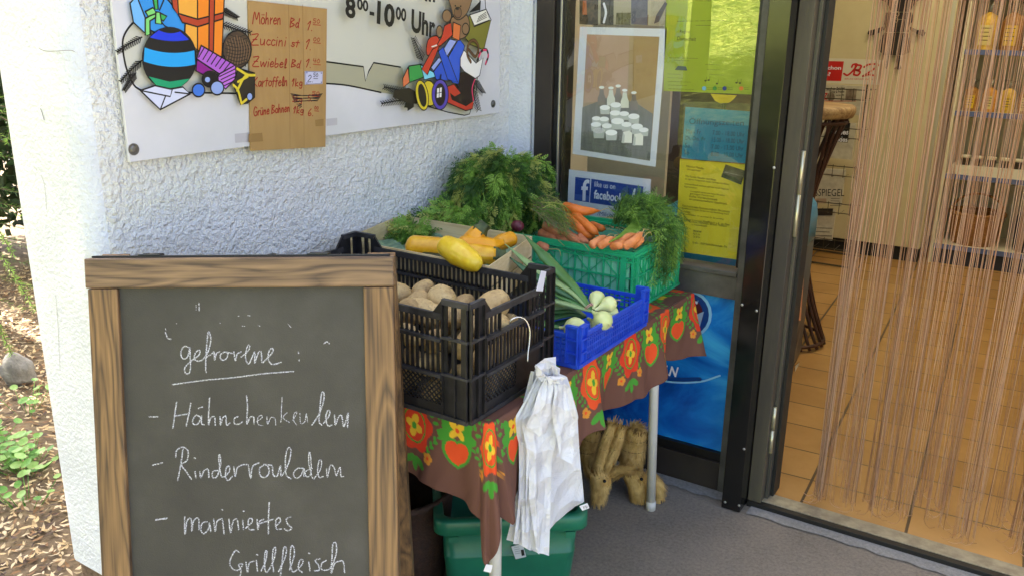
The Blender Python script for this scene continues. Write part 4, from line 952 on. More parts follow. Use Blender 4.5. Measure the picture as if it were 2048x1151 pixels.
ZY = M('yellow zucchini skin', 'd89a12', .3, 'e9b62c', 42, bmp=.0006, bs=60, spec=.5, sss=.08); ZL = M('bright yellow zucchini skin', 'dcb116', .3, 'ebcb3a', 38, bmp=.0006, bs=60, sss=.08)
ZO = M('orange yellow zucchini skin', 'dc930e', .34, 'e6a41a', 20, bmp=.0006, bs=60, sss=.08); ZD = M('dark green zucchini skin', '1c2a18', .35, '2f3d22', 40, bmp=.0005, bs=80); ZS = M('zucchini stalk', '2c3a1a', .6, '566034', 30, bmp=.001, bs=80); SC = M('blossom scar', 'b5a46c', .8)
def zucchini(px_, zs, rad, mat, label, ribs=.03, stem=True, scar=True):
    pts = [Vector(at(*p, 'z', z)) for p, z in zip(px_, zs)]; P3 = [Vector(q) for q in crom(pts, False, 7)]; n = len(P3); rr = np.interp(np.linspace(0, 1, n), np.linspace(0, 1, len(rad)), rad)
    e = [0]*n; root = thing('zucchini', label, 'zucchini', pts[len(pts)//2], 'zucchini in the wooden tray')
    d0 = (P3[0]-P3[1]).normalized(); pre = []; pr = []
    for k in range(6): a = k/6*math.pi/2; pre.append(P3[0]+d0*rr[0]*.75*math.cos(a)); pr.append(max(.0008, rr[0]*math.sin(a)))
    b = MB(); b.tube(pre+P3, pr+list(rr), 24, mat, mod=lambda t, q: 1+ribs*t*math.cos(6*q))
    b.build('skin', None, root)
    if scar: b = MB(); b.tube([P3[0]+d0*rr[0]*.70, P3[0]+d0*rr[0]*.80], [.0075, .005], 10, SC); b.build('blossom_end', None, root)
    if stem:
        d = (P3[-1]-P3[-2]).normalized(); r_ = rr[-1]; b = MB()
        b.tube([P3[-1]-d*.006, P3[-1]+d*.006, P3[-1]+d*.016, P3[-1]+d*.026], [r_*1.0, r_*.92, r_*.7, r_*.78], 15, mod=lambda t, q: 1+.18*math.cos(5*q)); b.build('stalk', ZS, root)
zucchini([(828, 493), (880, 498), (945, 508), (990, 512)], [.945, .942, .935, .93], [.029, .030, .029, .024], ZY, 'yellow zucchini lying longest at the left of the tray, blotched blunt end showing')
zucchini([(893, 492), (915, 505), (945, 524), (955, 530)], [.972, .962, .948, .94], [.027, .033, .025, .018], ZL, 'fat bright yellow zucchini pointing to the viewer at the tray front', stem=False)
zucchini([(930, 497), (945, 479), (958, 463)], [.935, .965, .985], [.021, .024, .021], ZO, 'upright orange yellow zucchini with dark green stalk', .06, scar=False)
zucchini([(928, 490), (960, 490), (985, 490), (1004, 486)], [.955, .953, .951, .951], [.024, .024, .019, .011], ZO, 'ribbed yellow zucchini tapering to the right in the middle of the tray', .09, stem=False, scar=False)
zucchini([(1022, 478), (1005, 484), (985, 494)], [.945, .94, .93], [.021, .022, .018], ZO, 'short orange yellow zucchini at the back right corner of the tray', .03, stem=False)
zucchini([(905, 518), (950, 514), (985, 512), (1000, 511)], [.925, .925, .925, .925], [.017, .017, .013, .009], ZD, 'dark green zucchini under the yellow ones', .08, scar=False)
zucchini([(850, 515), (880, 520), (905, 524)], [.925, .925, .925], [.015, .016, .014], ZD, 'dark green zucchini at the front left beneath the longest yellow one', .05, stem=False)
# ================================================================== CARROTS, GREENS, ONIONS
CAR = [M('carrot orange', 'e07a2c', .5, 'd06a24', 40, bmp=.0008, bs=140, sss=.1), M('carrot light', 'e5935e', .55, 'd8803f', 40, bmp=.0008, bs=140, sss=.1), M('carrot dusty', 'c98058', .7, 'ad6b48', 35, bmp=.0008, bs=140)]
def carrot(root, pts, rad, mat, seed, hair=True):
    P3 = crom(pts, False, 6); n = len(P3); rn = random.Random(seed)
    rr = [rad*(1-.12*(i/(n-1)))*(1 if i/(n-1) < .7 else max(.12, 1-((i/(n-1)-.7)/.3)**1.4*.9)) for i in range(n)]
    P3 = [Vector(q) for q in P3]; d0 = (P3[0]-P3[1]).normalized()
    pre = [P3[0]+d0*rad*.5, P3[0]+d0*rad*.35]; b = MB(); ph = rn.uniform(0, 6)
    b.tube(pre+P3, [rad*.25, rad*.72]+rr, 12, mat, mod=lambda t, q: 1+.035*math.sin(40*t+ph)+.03*math.cos(2*q+ph))
    if hair:
        d = (P3[-1]-P3[-2]).normalized(); q = P3[-1]; pts_ = [q, q+d*.012+Vector((0, 0, .003)), q+d*.028+Vector((rn.uniform(-.008, .008), rn.uniform(-.004, .004), rn.uniform(-.004, .008))), q+d*.042+Vector((.006, 0, -.008))]
        b.tube(crom(pts_, False, 3), [.0016, .0015, .0013, .0012, .0011, .001, .0009, .0008, .0007, .0006], 5, M('carrot root hair', 'c9b06c', .7))
    b.build('carrot', None, root)
FG = {k: M('carrot green '+k, a, .55, c, 25, trans=.3) for k, a, c in (('dark', '2b4d16', '3d651f'), ('mid', '4a7420', '608c2c'), ('light', '7ba838', '9cc054'), ('yellow', 'a5ae4a', 'c0c26a'), ('wilted', '6f6a45', '8b855c'))}
def frond(b, pts, nl, ln, mats, rn, fine=1.0):
    """a feathery leaf: a curved rib carrying pairs of cut leaflets"""
    P3 = [Vector(q) for q in crom(pts, False, 6)]; n = len(P3); mt = rn.choice(mats)
    b.tube(P3, [.0014*(1-.6*i/n) for i in range(n)], 4, mt, cap=False)
    for k in range(nl):
        t = .18+.82*k/nl; f = t*(n-1); i = min(n-2, int(f)); q = P3[i].lerp(P3[i+1], f-i); d = (P3[i+1]-P3[i]).normalized()
        nr = Vector((rn.uniform(-.5, .5), rn.uniform(-.9, .2), rn.uniform(.2, 1))).normalized(); s_ = d.cross(nr); s_ = s_.normalized() if s_.length > 1e-3 else d.orthogonal()
        L = ln*(1.15-.75*t)*rn.uniform(.7, 1.25)
        for sg in (1, -1):
            dr = (s_*sg*.8+d*.7+Vector((rn.uniform(-.3, .3), rn.uniform(-.3, .3), rn.uniform(-.45, .2)))).normalized(); w_ = dr.cross(nr).normalized()
            e = q+dr*L
            b.add([q-w_*L*.02, q+w_*L*.02, e], [(0, 1, 2)], mt)
            for m_ in (.35, .6, .85, 1.0):
                c = q+dr*L*m_; 
                for s2 in (1, -1):
                    dd = (dr*.75+w_*s2*.75*(1 if m_ < 1 else .25)).normalized(); l2 = L*.34*(1.25-.6*m_)*fine; ww = dd.cross(nr).normalized()*l2*.2
                    b.add([c-dr*L*.03, c+dd*l2*.5+ww, c+dd*l2, c+dd*l2*.5-ww], [(0, 1, 2, 3)], mt)
def bunch_thing(label, loc): return thing('carrot_bunch', label, 'carrots', loc, 'bunches of carrots in the green crate')
def pz(x, y, z): return Vector(at(x, y, 'z', z))
q5 = lambda x, y, z=.9: pz(1050+.27806*x, 300+.27806*y, z)
rn = random.Random(11)
# front bunch: orange roots lying over the rim, green tops spilling over the crate's right side
fb = bunch_thing('bunch of light orange carrots at the front rim and fresh tops spilling over', (.58, -.3, .89))
for k, (a, m_, c, z0, z1, r_) in enumerate([((480, 685), (535, 650), (590, 622), .90, .915, .0125), ((540, 690), (590, 660), (640, 628), .90, .92, .0125), ((620, 668), (710, 640), (800, 603), .905, .925, .0135), ((630, 692), (680, 685), (735, 662), .90, .908, .0125), ((720, 692), (790, 650), (845, 592), .905, .935, .013), ((780, 684), (815, 660), (852, 632), .90, .918, .0125)]):
    carrot(fb, [q5(*a, z0), q5(*m_, (z0+z1)/2+.003), q5(*c, z1)], r_, CAR[1], k)
b = MB()
for k in range(150):
    s0 = Vector((.565+rn.uniform(-.05, .03), -.17+rn.uniform(-.06, .06), .915)); a = rn.uniform(-.9, 1.1)
    hgt = rn.uniform(.0, .055); rch = rn.uniform(.05, .135)
    m_ = s0+Vector((rch*.55*math.cos(a), rch*.6*math.sin(a)-.02, .035+hgt)); e = s0+Vector((rch*1.05*math.cos(a)+.02, rch*math.sin(a)-.03, .01+hgt*.6-rn.uniform(0, .05)))
    pts = [s0, m_, e]
    if rn.random() < .5 and e.x > .66: pts.append(e+Vector((rn.uniform(.0, .015), rn.uniform(-.03, .02), -rn.uniform(.03, .10))))
    frond(b, pts, 13, .03, [FG['mid'], FG['mid'], FG['light'], FG['dark']], rn, .7)
for k in range(40):
    s0 = Vector((.655, -.20+rn.uniform(-.08, .09), .90+rn.uniform(0, .02))); e = s0+Vector((.045+rn.uniform(0, .02), rn.uniform(-.05, .03), -rn.uniform(.04, .12)))
    frond(b, [s0, s0+Vector((.04, 0, .015)), e, e+Vector((0, rn.uniform(-.01, .01), -.035))], 16, .026, [FG['mid'], FG['light'], FG['dark']], rn, .75)
b.build('foliage', None, fb)
b = MB()
for k in range(9):
    s0 = q5(600+k*18, 668-k*5, .912); b.tube(crom([s0, s0+Vector((.02, .03, .02)), Vector((.58, -.15+.01*k, .94))], False, 4), [.0022]*9, 5)
b.build('stalk', FG['light'], fb)
# middle bunch: large carrots with wilted stems
mbn = bunch_thing('bunch of large deep orange carrots at the back of the green crate', (.42, -.22, .92))
for k, (pts, z, r_) in enumerate([([(290, 408), (360, 425), (430, 440), (540, 438)], (.965, .965, .96, .955), .0155), ([(325, 440), (400, 505), (480, 572), (530, 612)], (.95, .94, .925, .91), .0155), ([(305, 490), (380, 550), (450, 600), (505, 625)], (.935, .925, .91, .90), .0165), ([(480, 540), (530, 560), (582, 572)], (.90, .90, .895), .013)]):
    carrot(mbn, [q5(*p, zz) for p, zz in zip(pts, z)], r_, CAR[0], 20+k)
wl = bunch_thing('heap of dusty pinkish carrots half buried under wilted stems at the left front rim', (.36, -.33, .89))
for k, (pts, z, r_) in enumerate([([(120, 600), (170, 622), (225, 648)], (.885, .885, .885), .015), ([(190, 610), (260, 640), (325, 662)], (.885, .885, .885), .0145), ([(250, 560), (310, 610), (395, 668)], (.91, .9, .89), .016), ([(330, 622), (400, 650), (465, 668)], (.895, .89, .888), .013), ([(390, 622), (440, 634), (490, 638)], (.90, .895, .89), .013), ([(150, 545), (200, 575), (250, 600)], (.91, .905, .9), .015), ([(105, 690), (140, 700), (170, 712)], (.872, .872, .87), .014)]):
    carrot(wl, [q5(*p, zz) for p, zz in zip(pts, z)], r_, CAR[2], 30+k, k % 2 == 0)
b = MB()
for k in range(70):
    a0 = q5(rn.uniform(20, 150), rn.uniform(300, 450), .97+rn.uniform(-.02, .03)); e = q5(rn.uniform(250, 380), rn.uniform(470, 640), .925+rn.uniform(-.01, .015)); m_ = (a0+e)/2+Vector((rn.uniform(-.03, .03), rn.uniform(-.03, .03), rn.uniform(0, .03)))
    frond(b, [a0, m_, e], 9, .022, [FG['wilted'], FG['wilted'], FG['mid'], FG['yellow']], rn, .6)
b.build('wilted_foliage', None, wl)
b = MB()
for k in range(26):
    a0 = q5(-40+rn.uniform(-60, 60), 250+rn.uniform(-40, 50), .99); e = q5(rn.uniform(170, 330), rn.uniform(430, 560), .93); m_ = (a0+e)/2+Vector((rn.uniform(-.02, .02), rn.uniform(-.02, .02), rn.uniform(0, .02)))
    b.tube(crom([a0, m_, e], False, 4), [rn.uniform(.0012, .0026)]*9, 5, rn.choice([M('pale stem', 'b9bd84', .6, '98a365', 40), FG['light'], FG['yellow']]))
b.build('stalk', None, wl)
# big heap of leafy tops at the wall
def heap(label, c, rad, n, th0, th1, mats, seed, ln=.042, nl=13, flow=1.0):
    root = thing('leafy_bunch', label, 'greens', (c[0], c[1], c[2]), 'leafy green bunches against the wall'); b = MB(); rn = random.Random(seed)
    for k in range(n):
        th = rn.uniform(th0, th1); ph = rn.uniform(.05, 1.5); sh = rn.uniform(.72, 1.03)
        def P(th, ph, s_): e = max(abs(math.cos(th)*math.sin(ph)), abs(math.sin(th)*math.sin(ph)), abs(math.cos(ph)))**-.38; return Vector((c[0]+rad[0]*s_*e*math.cos(th)*math.sin(ph), c[1]+rad[1]*s_*e*math.sin(th)*math.sin(ph), c[2]+rad[2]*s_*(e*.5+.5)*math.cos(ph)))
        dth = rn.uniform(-.35, .35); dp = rn.uniform(.35, .75)*flow
        pts = [P(th, ph, sh), P(th+dth*.5, ph+dp*.5, sh*1.05), P(th+dth, min(ph+dp, 1.75), sh*1.02)]
        for q in pts: q.x = max(q.x, .012+rn.uniform(0, .01)); q.y = min(q.y, -.03)
        frond(b, pts, nl, ln, mats, rn)
    b.build('foliage', None, root)
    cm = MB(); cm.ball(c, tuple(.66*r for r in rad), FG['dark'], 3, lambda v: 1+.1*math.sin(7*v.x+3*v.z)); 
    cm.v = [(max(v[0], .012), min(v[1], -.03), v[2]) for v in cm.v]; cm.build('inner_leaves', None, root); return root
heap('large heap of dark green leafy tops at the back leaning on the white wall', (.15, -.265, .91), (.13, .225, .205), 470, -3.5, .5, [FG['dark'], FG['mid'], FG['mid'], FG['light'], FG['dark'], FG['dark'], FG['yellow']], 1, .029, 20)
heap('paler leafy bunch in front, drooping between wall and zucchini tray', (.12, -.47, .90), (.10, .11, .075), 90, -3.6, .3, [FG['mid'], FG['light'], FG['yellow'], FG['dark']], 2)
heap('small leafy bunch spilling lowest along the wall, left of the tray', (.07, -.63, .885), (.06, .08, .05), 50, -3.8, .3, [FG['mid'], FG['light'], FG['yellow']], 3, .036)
b = MB(); b.ball(pz(1035, 452, .935), (.02, .018, .017), sub=3); br_ = tag(b.build('beetroot', M('dark red beet', '4a1420', .45, '6b2230', 30, bmp=.001, bs=80)), 'dark red beetroot peeping out below the leafy heap', 'beetroot')
# spring onions
ONW = M('onion bulb', 'd5dba0', .35, 'c3cf86', 10, spec=.6, sss=.15); ONG = [M('onion leaf', '5c8a4a', .45, '3c6b38', 7, scale=(1, 1, 1), trans=.15), M('onion leaf pale', '9bb37a', .45, '7a9c62', 9, trans=.15), M('onion leaf dark', '3f6a45', .45, '2c5238', 8, trans=.1)]
def onion(label, root_pt, bulbs, leaves, grp='bunches of spring onions'):
    r_ = thing('spring_onion_bunch', label, 'spring onions', root_pt, grp)
    for (p, z, rad, k) in bulbs:
        rad *= 1.17
        c = pz(*p, z); b = MB(); d = (c-root_pt).normalized(); T = d.to_track_quat('Z', 'Y').to_matrix().to_4x4()
        prof = [(.0045, -rad*2.1), (.0055, -rad*1.5), (rad*.55, -rad*.95), (rad*.92, -rad*.4), (rad, .1*rad), (rad*.82, rad*.6), (rad*.4, rad*.9), (.0015, rad*.97)]
        rad_ = rad; b2 = MB(); b2.lathe([tuple(q) for q in crom(prof, False, 3)], 18, mod=lambda t, q: 1+.015*math.cos(9*q)); b.add([c+(T @ Vector(v)) for v in b2.v], b2.f, ONW, True)
        for a in range(7):
            o_ = c+d*rad*.95; b.tube([o_, o_+d*.006+Vector((math.cos(a)*.004, math.sin(a)*.004, .001)), o_+d*.009+Vector((math.cos(a)*.008, math.sin(a)*.008, -.001))], [.0006, .0005, .0003], 4, M('onion roots', 'b7ab86', .8))
        b.build('bulb', None, r_)
    for k, (pts, w_) in enumerate(leaves):
        w_ *= 1.25; P3 = [pz(*p, z) for p, z in pts]; b = MB(); q = crom(P3, False, 6); n = len(q)
        b.tube(q, [w_*(.55+.6*min(1, i/(n*.5)))*(1 if i < n*.7 else max(.12, 1-(i/(n-1)-.7)/.3)) for i in range(n)], 10, ONG[k % 3], flat=.42, mod=lambda t, a: 1+.05*math.cos(5*a)); b.build('leaf', None, r_)
    return r_
R1 = pz(1184, 622, .80)
o1 = onion('bunch of spring onions with pale round bulbs and long green leaves in the blue crate', R1,
 [((1194, 597), .82, .0185, 0), ((1218, 607), .815, .0175, 1), ((1206, 640), .79, .021, 2), ((1222, 626), .785, .017, 3)],
 [(((1182, 620, ), .80), ((1150, 575), .84), ((1095, 520), .91), ((1040, 468), .965)) and ([((1184, 622), .80), ((1150, 575), .85), ((1098, 522), .92), ((1045, 466), .97)], .0125),
  ([((1184, 622), .80), ((1140, 580), .845), ((1075, 540), .90), ((1010, 488), .955)], .0115), ([((1184, 622), .80), ((1130, 580), .84), ((1070, 552), .89), ((1016, 512), .93)], .0105),
  ([((1184, 622), .80), ((1140, 600), .82), ((1090, 575), .85), ((1045, 548), .89)], .0105), ([((1184, 622), .80), ((1150, 612), .81), ((1110, 600), .82), ((1070, 585), .84)], .0105),
  ([((1184, 622), .80), ((1150, 595), .825), ((1105, 570), .86), ((1060, 530), .91)], .0115), ([((1184, 622), .80), ((1160, 592), .83), ((1120, 545), .88), ((1080, 500), .935)], .010)])
b = MB(); d = (pz(1150, 580, .845)-R1).normalized(); 
for k in range(2):
    T = d.to_track_quat('Z', 'Y').to_matrix(); c = R1+d*(.012+.004*k); b.tube([c+T @ Vector((math.cos(a)*.0135, math.sin(a)*.0125, 0)) for a in np.linspace(0, 2*math.pi, 17)], .0011, 5)
b.build('rubber_band', M('pink rubber band', 'c58a86', .6), o1)
R2 = pz(1170, 632, .765)
onion('lower bunch of spring onions with wrinkled grey green leaves', R2, [((1196, 650), .755, .017, 0)],
 [([((1172, 632), .765), ((1140, 628), .77), ((1110, 632), .77), ((1085, 645), .765)], .0115), ([((1172, 632), .765), ((1140, 612), .79), ((1100, 612), .80), ((1070, 625), .80)], .0115), ([((1172, 632), .765), ((1135, 640), .755), ((1105, 650), .75), ((1075, 662), .745)], .011), ([((1172, 632), .765), ((1140, 620), .78), ((1105, 620), .785), ((1070, 606), .80)], .0105)])
R3 = pz(1120, 655, .77)
onion('single large pale onion bulb near the front wall of the blue crate', R3, [((1150, 656), .785, .024, 0), ((1172, 672), .75, .014, 1)], [([((1124, 655), .77), ((1095, 650), .77), ((1070, 640), .775)], .011)])

# ================================================================== BAG BUNDLE ON ITS HOOK
bags = thing('plastic_bag_bundle', 'bundle of thin white carrier bags hanging from a wire hook on the black crate', 'bags', (.775, -1.05, .42))
hk = MB(); hp = [BAGP.w(*BAGP.px(x, y), -.03+.004*i) for i, (x, y) in enumerate(((1034, 668), (1034, 650), (1040, 641), (1051, 638), (1061, 645), (1065, 662), (1062, 685), (1057, 705), (1054, 722)))]
hk.tube(crom(hp, False, 4), .0019, 8); hk.build('wire_hook', M('bright wire', 'c9c7c0', .25, metal=.9), bags)
def bagmat():
    mt, n, b, o = nodes('thin white plastic film'); b.inputs['Base Color'].default_value = (*lin('f0f1f4'), 1); b.inputs['Roughness'].default_value = .38
    tr = n.nodes.new('ShaderNodeBsdfTranslucent'); tr.inputs[0].default_value = (.8, .82, .86, 1); mx = n.nodes.new('ShaderNodeMixShader'); mx.inputs[0].default_value = .2
    bump(n, b, tex_noise(n, 26, 6, .65, coord(n), 1.2), .009); vo = n.nodes.new('ShaderNodeTexVoronoi'); vo.inputs['Scale'].default_value = 17; n.links.new(coord(n), vo.inputs['Vector']); b2 = n.nodes.new('ShaderNodeBump'); b2.inputs['Distance'].default_value = .022; n.links.new(vo.outputs['Distance'], b2.inputs['Height']); n.links.new(b.inputs['Normal'].links[0].from_socket, b2.inputs['Normal']); n.links.new(b2.outputs[0], b.inputs['Normal'])
    n.links.new(b.outputs[0], mx.inputs[1]); n.links.new(tr.outputs[0], mx.inputs[2]); n.links.new(mx.outputs[0], o.inputs[0]); return mt
BAG = bagmat()
def sheet(top, left, right, bot, n0, rip, ph, name='bag'):
    m2 = lambda L: [BAGP.px(*q) for q in L]
    top, left, right, bot = (np.array(m2(L)) for L in (top, left, right, bot))
    def ev(L, t): f = t*(len(L)-1); i = min(len(L)-2, int(f)); f -= i; return L[i]*(1-f)+L[i+1]*f
    def fn(a, t):
        p = (1-a)*ev(left, t)+a*ev(right, t)+(1-t)*ev(top, a)+t*ev(bot, a)-((1-a)*(1-t)*top[0]+a*(1-t)*top[-1]+(1-a)*t*bot[0]+a*t*bot[-1])
        w_ = rip*1.3*math.sin(a*7+ph+1.2*t)*math.sqrt(t+.05)+rip*.9*math.sin(a*23+ph*2-3*t)*(1-t)**2+rip*.25*math.sin(a*15+ph-2*t)+.003*math.sin(t*9+a*5+ph)
        return BAGP.w(p[0], p[1], n0+w_)
    b = MB(); b.grid(fn, 40, 44, BAG); return b.build(name, None, bags)
TOPE = [(1062, 742), (1075, 738), (1086, 737), (1098, 738)]
for k in range(4):
    d_ = 4*k
    sheet(TOPE, [(1064+d_, 742), (1048+d_, 800), (1034+d_*.6, 840), (1036+d_*.8, 920), (1030+d_, 1000), (1012+d_*4, 1078)], [(1098, 738), (1134-2*k, 752), (1144-2*k, 790), (1156-2*k, 835), (1160-k, 920), (1166-2*k, 1000)],
      [(1012+d_*4, 1078-k*3), (1060+d_, 1090-k*4), (1095, 1052-2*k), (1130, 1022-k), (1166-2*k, 1000)], -.004+.004*k, .004, 1.7*k)
for k in range(6):
    d_ = 5*k
    sheet(TOPE, [(1062+2*k, 742), (1040+2*k, 790), (1018+d_*.5, 834), (1028+d_*.4, 880), (1026+d_*.4, 980), (1016+d_*1.3, 1078)], [(1098, 738), (1100, 780), (1088+k, 840), (1076+k, 900), (1074+k, 1000), (1066+k*1.5, 1092)],
      [(1016+d_*1.3, 1078+k), (1040+d_*.8, 1088+k*2), (1066+k*1.5, 1095+k)], .016+.0045*k, .004, 2.3*k+.5)
sheet([(1078, 752), (1100, 752), (1112, 760)], [(1078, 752), (1074, 800), (1080, 845), (1088, 896)], [(1112, 760), (1124, 815), (1118, 860), (1113, 908)], [(1088, 896), (1100, 902), (1113, 908)], .052, .003, .3, 'bag_handle')
sheet([(1060, 742), (1070, 738), (1080, 740)], [(1060, 742), (1040, 790), (1026, 838)], [(1080, 740), (1082, 790), (1066, 850)], [(1026, 838), (1044, 850), (1066, 850)], .05, .003, 2.3, 'bag_handle')
for (L, n0) in (([(1052, 722), (1070, 706), (1098, 706), (1092, 730), (1078, 748), (1060, 748)], .03), ([(1048, 716), (1062, 722), (1072, 744), (1058, 750), (1050, 738)], .04), ([(1076, 712), (1092, 722), (1096, 744), (1080, 748)], .045), ([(1060, 735), (1098, 735), (1090, 752), (1066, 752)], .055)):
    b = MB(); q = [BAGP.px(*p) for p in L]; c = np.mean(q, 0); k_ = len(q)
    V = [BAGP.w(p[0], p[1], n0+.006*math.sin(2.4*i)) for i, p in enumerate(q)]+[BAGP.w((p[0]+c[0])/2, (p[1]+c[1])/2, n0+.006+.006*math.cos(2.9*i)) for i, p in enumerate(q)]+[BAGP.w(c[0], c[1], n0+.008)]
    b.add(V, [(i, (i+1) % k_, k_+(i+1) % k_, k_+i) for i in range(k_)]+[(k_+i, k_+(i+1) % k_, 2*k_) for i in range(k_)], BAG); b.build('gathered_neck', None, bags)
b = MB(); q = [BAGP.w(*BAGP.px(x, y), .03) for x, y in ((1142, 1000), (1158, 994), (1162, 1004), (1148, 1009))]; b.prism(q, BAGP.n*.0006); tg = b.build('barcode_tag', M('white tag', 'e8e8e8', .5), bags)
at_ = Art(BAGP, .0315)
for k, w_ in enumerate((.0012, .0008, .0016, .0008)): at_.line([(1149+k*2.4, 1000-k*.6), (1151+k*2.4, 1005-k*.6)], w_, INK, False)
at_.build('barcode', tg)

# ================================================================== THINGS UNDER THE TABLE
TUB = M('dark green plastic tub', '17644a', .38, '1d7355', 10, bmp=.0002, bs=100)
tub = thing('storage_tub', 'dark green plastic storage tub with a thick rim on the floor under the table', 'tub', (.53, -.83, 0))
u_ = Vector((.78, .625, 0)).normalized(); v_ = Vector((-u_.y, u_.x, 0)); FLp = Vector((.478, -1.075, 0)); LU, LV = .40, .30; tc = FLp+u_*LU/2+v_*LV/2
def rring(hx, hy, r, z, n=6):
    o = []
    for (sx, sy, a0) in ((1, 1, 0), (-1, 1, 90), (-1, -1, 180), (1, -1, 270)):
        for k in range(n+1):
            a = R(a0+90*k/n); x = sx*(hx-r)+r*math.cos(a); y = sy*(hy-r)+r*math.sin(a); p = tc+u_*x+v_*y; o.append((p.x, p.y, z))
    return o
def loft(b, rings, mat, caps=(False, False)):
    n = len(rings[0]); V = [p for r_ in rings for p in r_]; F_ = [(i*n+k, i*n+(k+1) % n, (i+1)*n+(k+1) % n, (i+1)*n+k) for i in range(len(rings)-1) for k in range(n)]
    if caps[0]: F_.append(tuple(range(n))[::-1])
    if caps[1]: F_.append(tuple((len(rings)-1)*n+k for k in range(n)))
    b.add(V, F_, mat, True)
b = MB(); hx, hy = LU/2-.014, LV/2-.014
loft(b, [rring(hx-.03, hy-.03, .03, .002), rring(hx-.028, hy-.028, .03, .008), rring(hx-.012, hy-.012, .03, .17), rring(hx-.0115, hy-.0115, .03, .176), rring(hx-.014, hy-.014, .03, .178), rring(hx-.008, hy-.008, .03, .25)], TUB, (True, False))
loft(b, [rring(hx-.011, hy-.011, .03, .292), rring(hx-.032, hy-.032, .03, .012)], TUB, (False, True)); b.build('tub_body', None, tub)
b = MB(); loft(b, [rring(hx-.0075, hy-.0075, .03, .252), rring(hx+.006, hy+.006, .034, .25), rring(hx+.014, hy+.014, .036, .256), rring(hx+.014, hy+.014, .036, .290), rring(hx+.010, hy+.010, .034, .296), rring(hx-.008, hy-.008, .03, .297), rring(hx-.0105, hy-.0105, .03, .293)], TUB); b.build('rim', None, tub)
for s_ in (-.85, .85):
    b = MB(); c = tc+u_*(s_*hx*.95)-v_*(hy+.0145); T = Matrix.Identity(4)
    for i in range(3): T[i][0], T[i][1], T[i][3] = u_[i], -v_[i], c[i]
    b.box((-.012, -.006, .236), (.012, -.001, .252), T=T); b.build('rim_clip', TUB, tub)
TBP = Plane(tc-v_*(hy-.008), u_, (0, 0, 1)); b = MB(); q = [TBP.w(*TBP.px(x, y), .004) for x, y in ((1022, 1090), (1045, 1084), (1052, 1110), (1031, 1115))]; b.prism(q, TBP.n*.0006); st_ = b.build('label_sticker', M('grey white sticker', 'bfc4c2', .5), tub)
at_ = Art(TBP, .0048)
for k in range(4): at_.line([(1028+k*.6, 1092+k*4), (1038+k, 1090+k*4)], .0008, INK, False)
at_.poly([(1041, 1096), (1047, 1095), (1049, 1107), (1043, 1108)], INK); at_.build('sticker_print', st_)
# dark wicker basket beside the tub
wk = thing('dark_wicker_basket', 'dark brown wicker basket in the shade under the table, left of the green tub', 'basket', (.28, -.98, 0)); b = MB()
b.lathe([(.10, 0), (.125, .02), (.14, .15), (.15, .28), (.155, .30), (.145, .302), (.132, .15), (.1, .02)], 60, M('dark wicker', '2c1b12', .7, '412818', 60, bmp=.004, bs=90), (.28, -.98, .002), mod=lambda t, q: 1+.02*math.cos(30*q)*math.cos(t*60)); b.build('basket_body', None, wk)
# straw animals
STR = M('bound straw', 'd2a655', .8, '94703a', 45, bmp=.003, bs=70, scale=(1, 1, .35), lo=.35, hi=.7); STL = M('straw strand', 'e6c47a', .8, 'b99250', 30); TW = M('dark binding thread', '5b4524', .8); EYE = M('black bead eye', '080706', .15)
def straw(label, yv, limbs, balls, eyes, seed, name='straw_animal'):
    c0 = at(*limbs[0][0][0], 'y', yv); root = thing(name, label, 'straw animal', (c0.x, c0.y, 0), 'straw animals under the table'); b = MB(); fb_ = MB(); rn = random.Random(seed); bd = MB()
    A = lambda p, dy=0: Vector(at(*p, 'y', yv+dy))
    for pts, rad, dy in limbs:
        q = [Vector(t) for t in crom([A(p, dy) for p in pts], False, 5)]; n = len(q); rr = list(np.interp(np.linspace(0, 1, n), np.linspace(0, 1, len(rad)), rad)); b.tube(q, rr, 12, STR)
        d0 = (q[-1]-q[0]).normalized()
        for k in range(int(95*n*max(rad)/.02)):
            i = rn.randrange(0, n-2); c = q[i]; r_ = rr[i]; d = (q[i+2]-q[i]).normalized(); o_ = d.orthogonal().normalized(); o_ = Matrix.Rotation(rn.uniform(0, 6.28), 3, d) @ o_; p0 = c+o_*r_*1.0; p1 = p0+d*rn.uniform(.015, .05)*rn.choice((1, 1, -.6))+o_*rn.uniform(-.001, .009)+d.cross(o_)*rn.uniform(-.006, .006); w_ = d.cross(o_)*.0014
            fb_.add([p0-w_, p0+w_, p1+w_*.3, p1-w_*.3], [(0, 1, 2, 3)], STL)
        for t in (.25, .55, .85):
            i = int(t*(n-1)); d = (q[min(i+1, n-1)]-q[max(i-1, 0)]).normalized(); o_ = d.orthogonal().normalized(); e = d.cross(o_); bd.tube([q[i]+(o_*math.cos(a)+e*math.sin(a))*rr[i]*1.05+d*.004*math.sin(a) for a in np.linspace(0, 6.283, 15)], .0009, 4, TW)
    for p, rad, dy in balls: b.ball(A(p, dy), rad, STR, 3)
    o = b.build('straw_body', STR, root); md = o.modifiers.new('fuse', 'REMESH'); md.mode = 'VOXEL'; md.voxel_size = .0045; md.use_smooth_shade = True
    fb_.build('loose_straw', None, root); bd.build('binding', None, root)
    for p, dy in eyes: e = MB(); e.ball(A(p, dy), .0058, EYE, 2); e.build('eye', None, root)
    return root
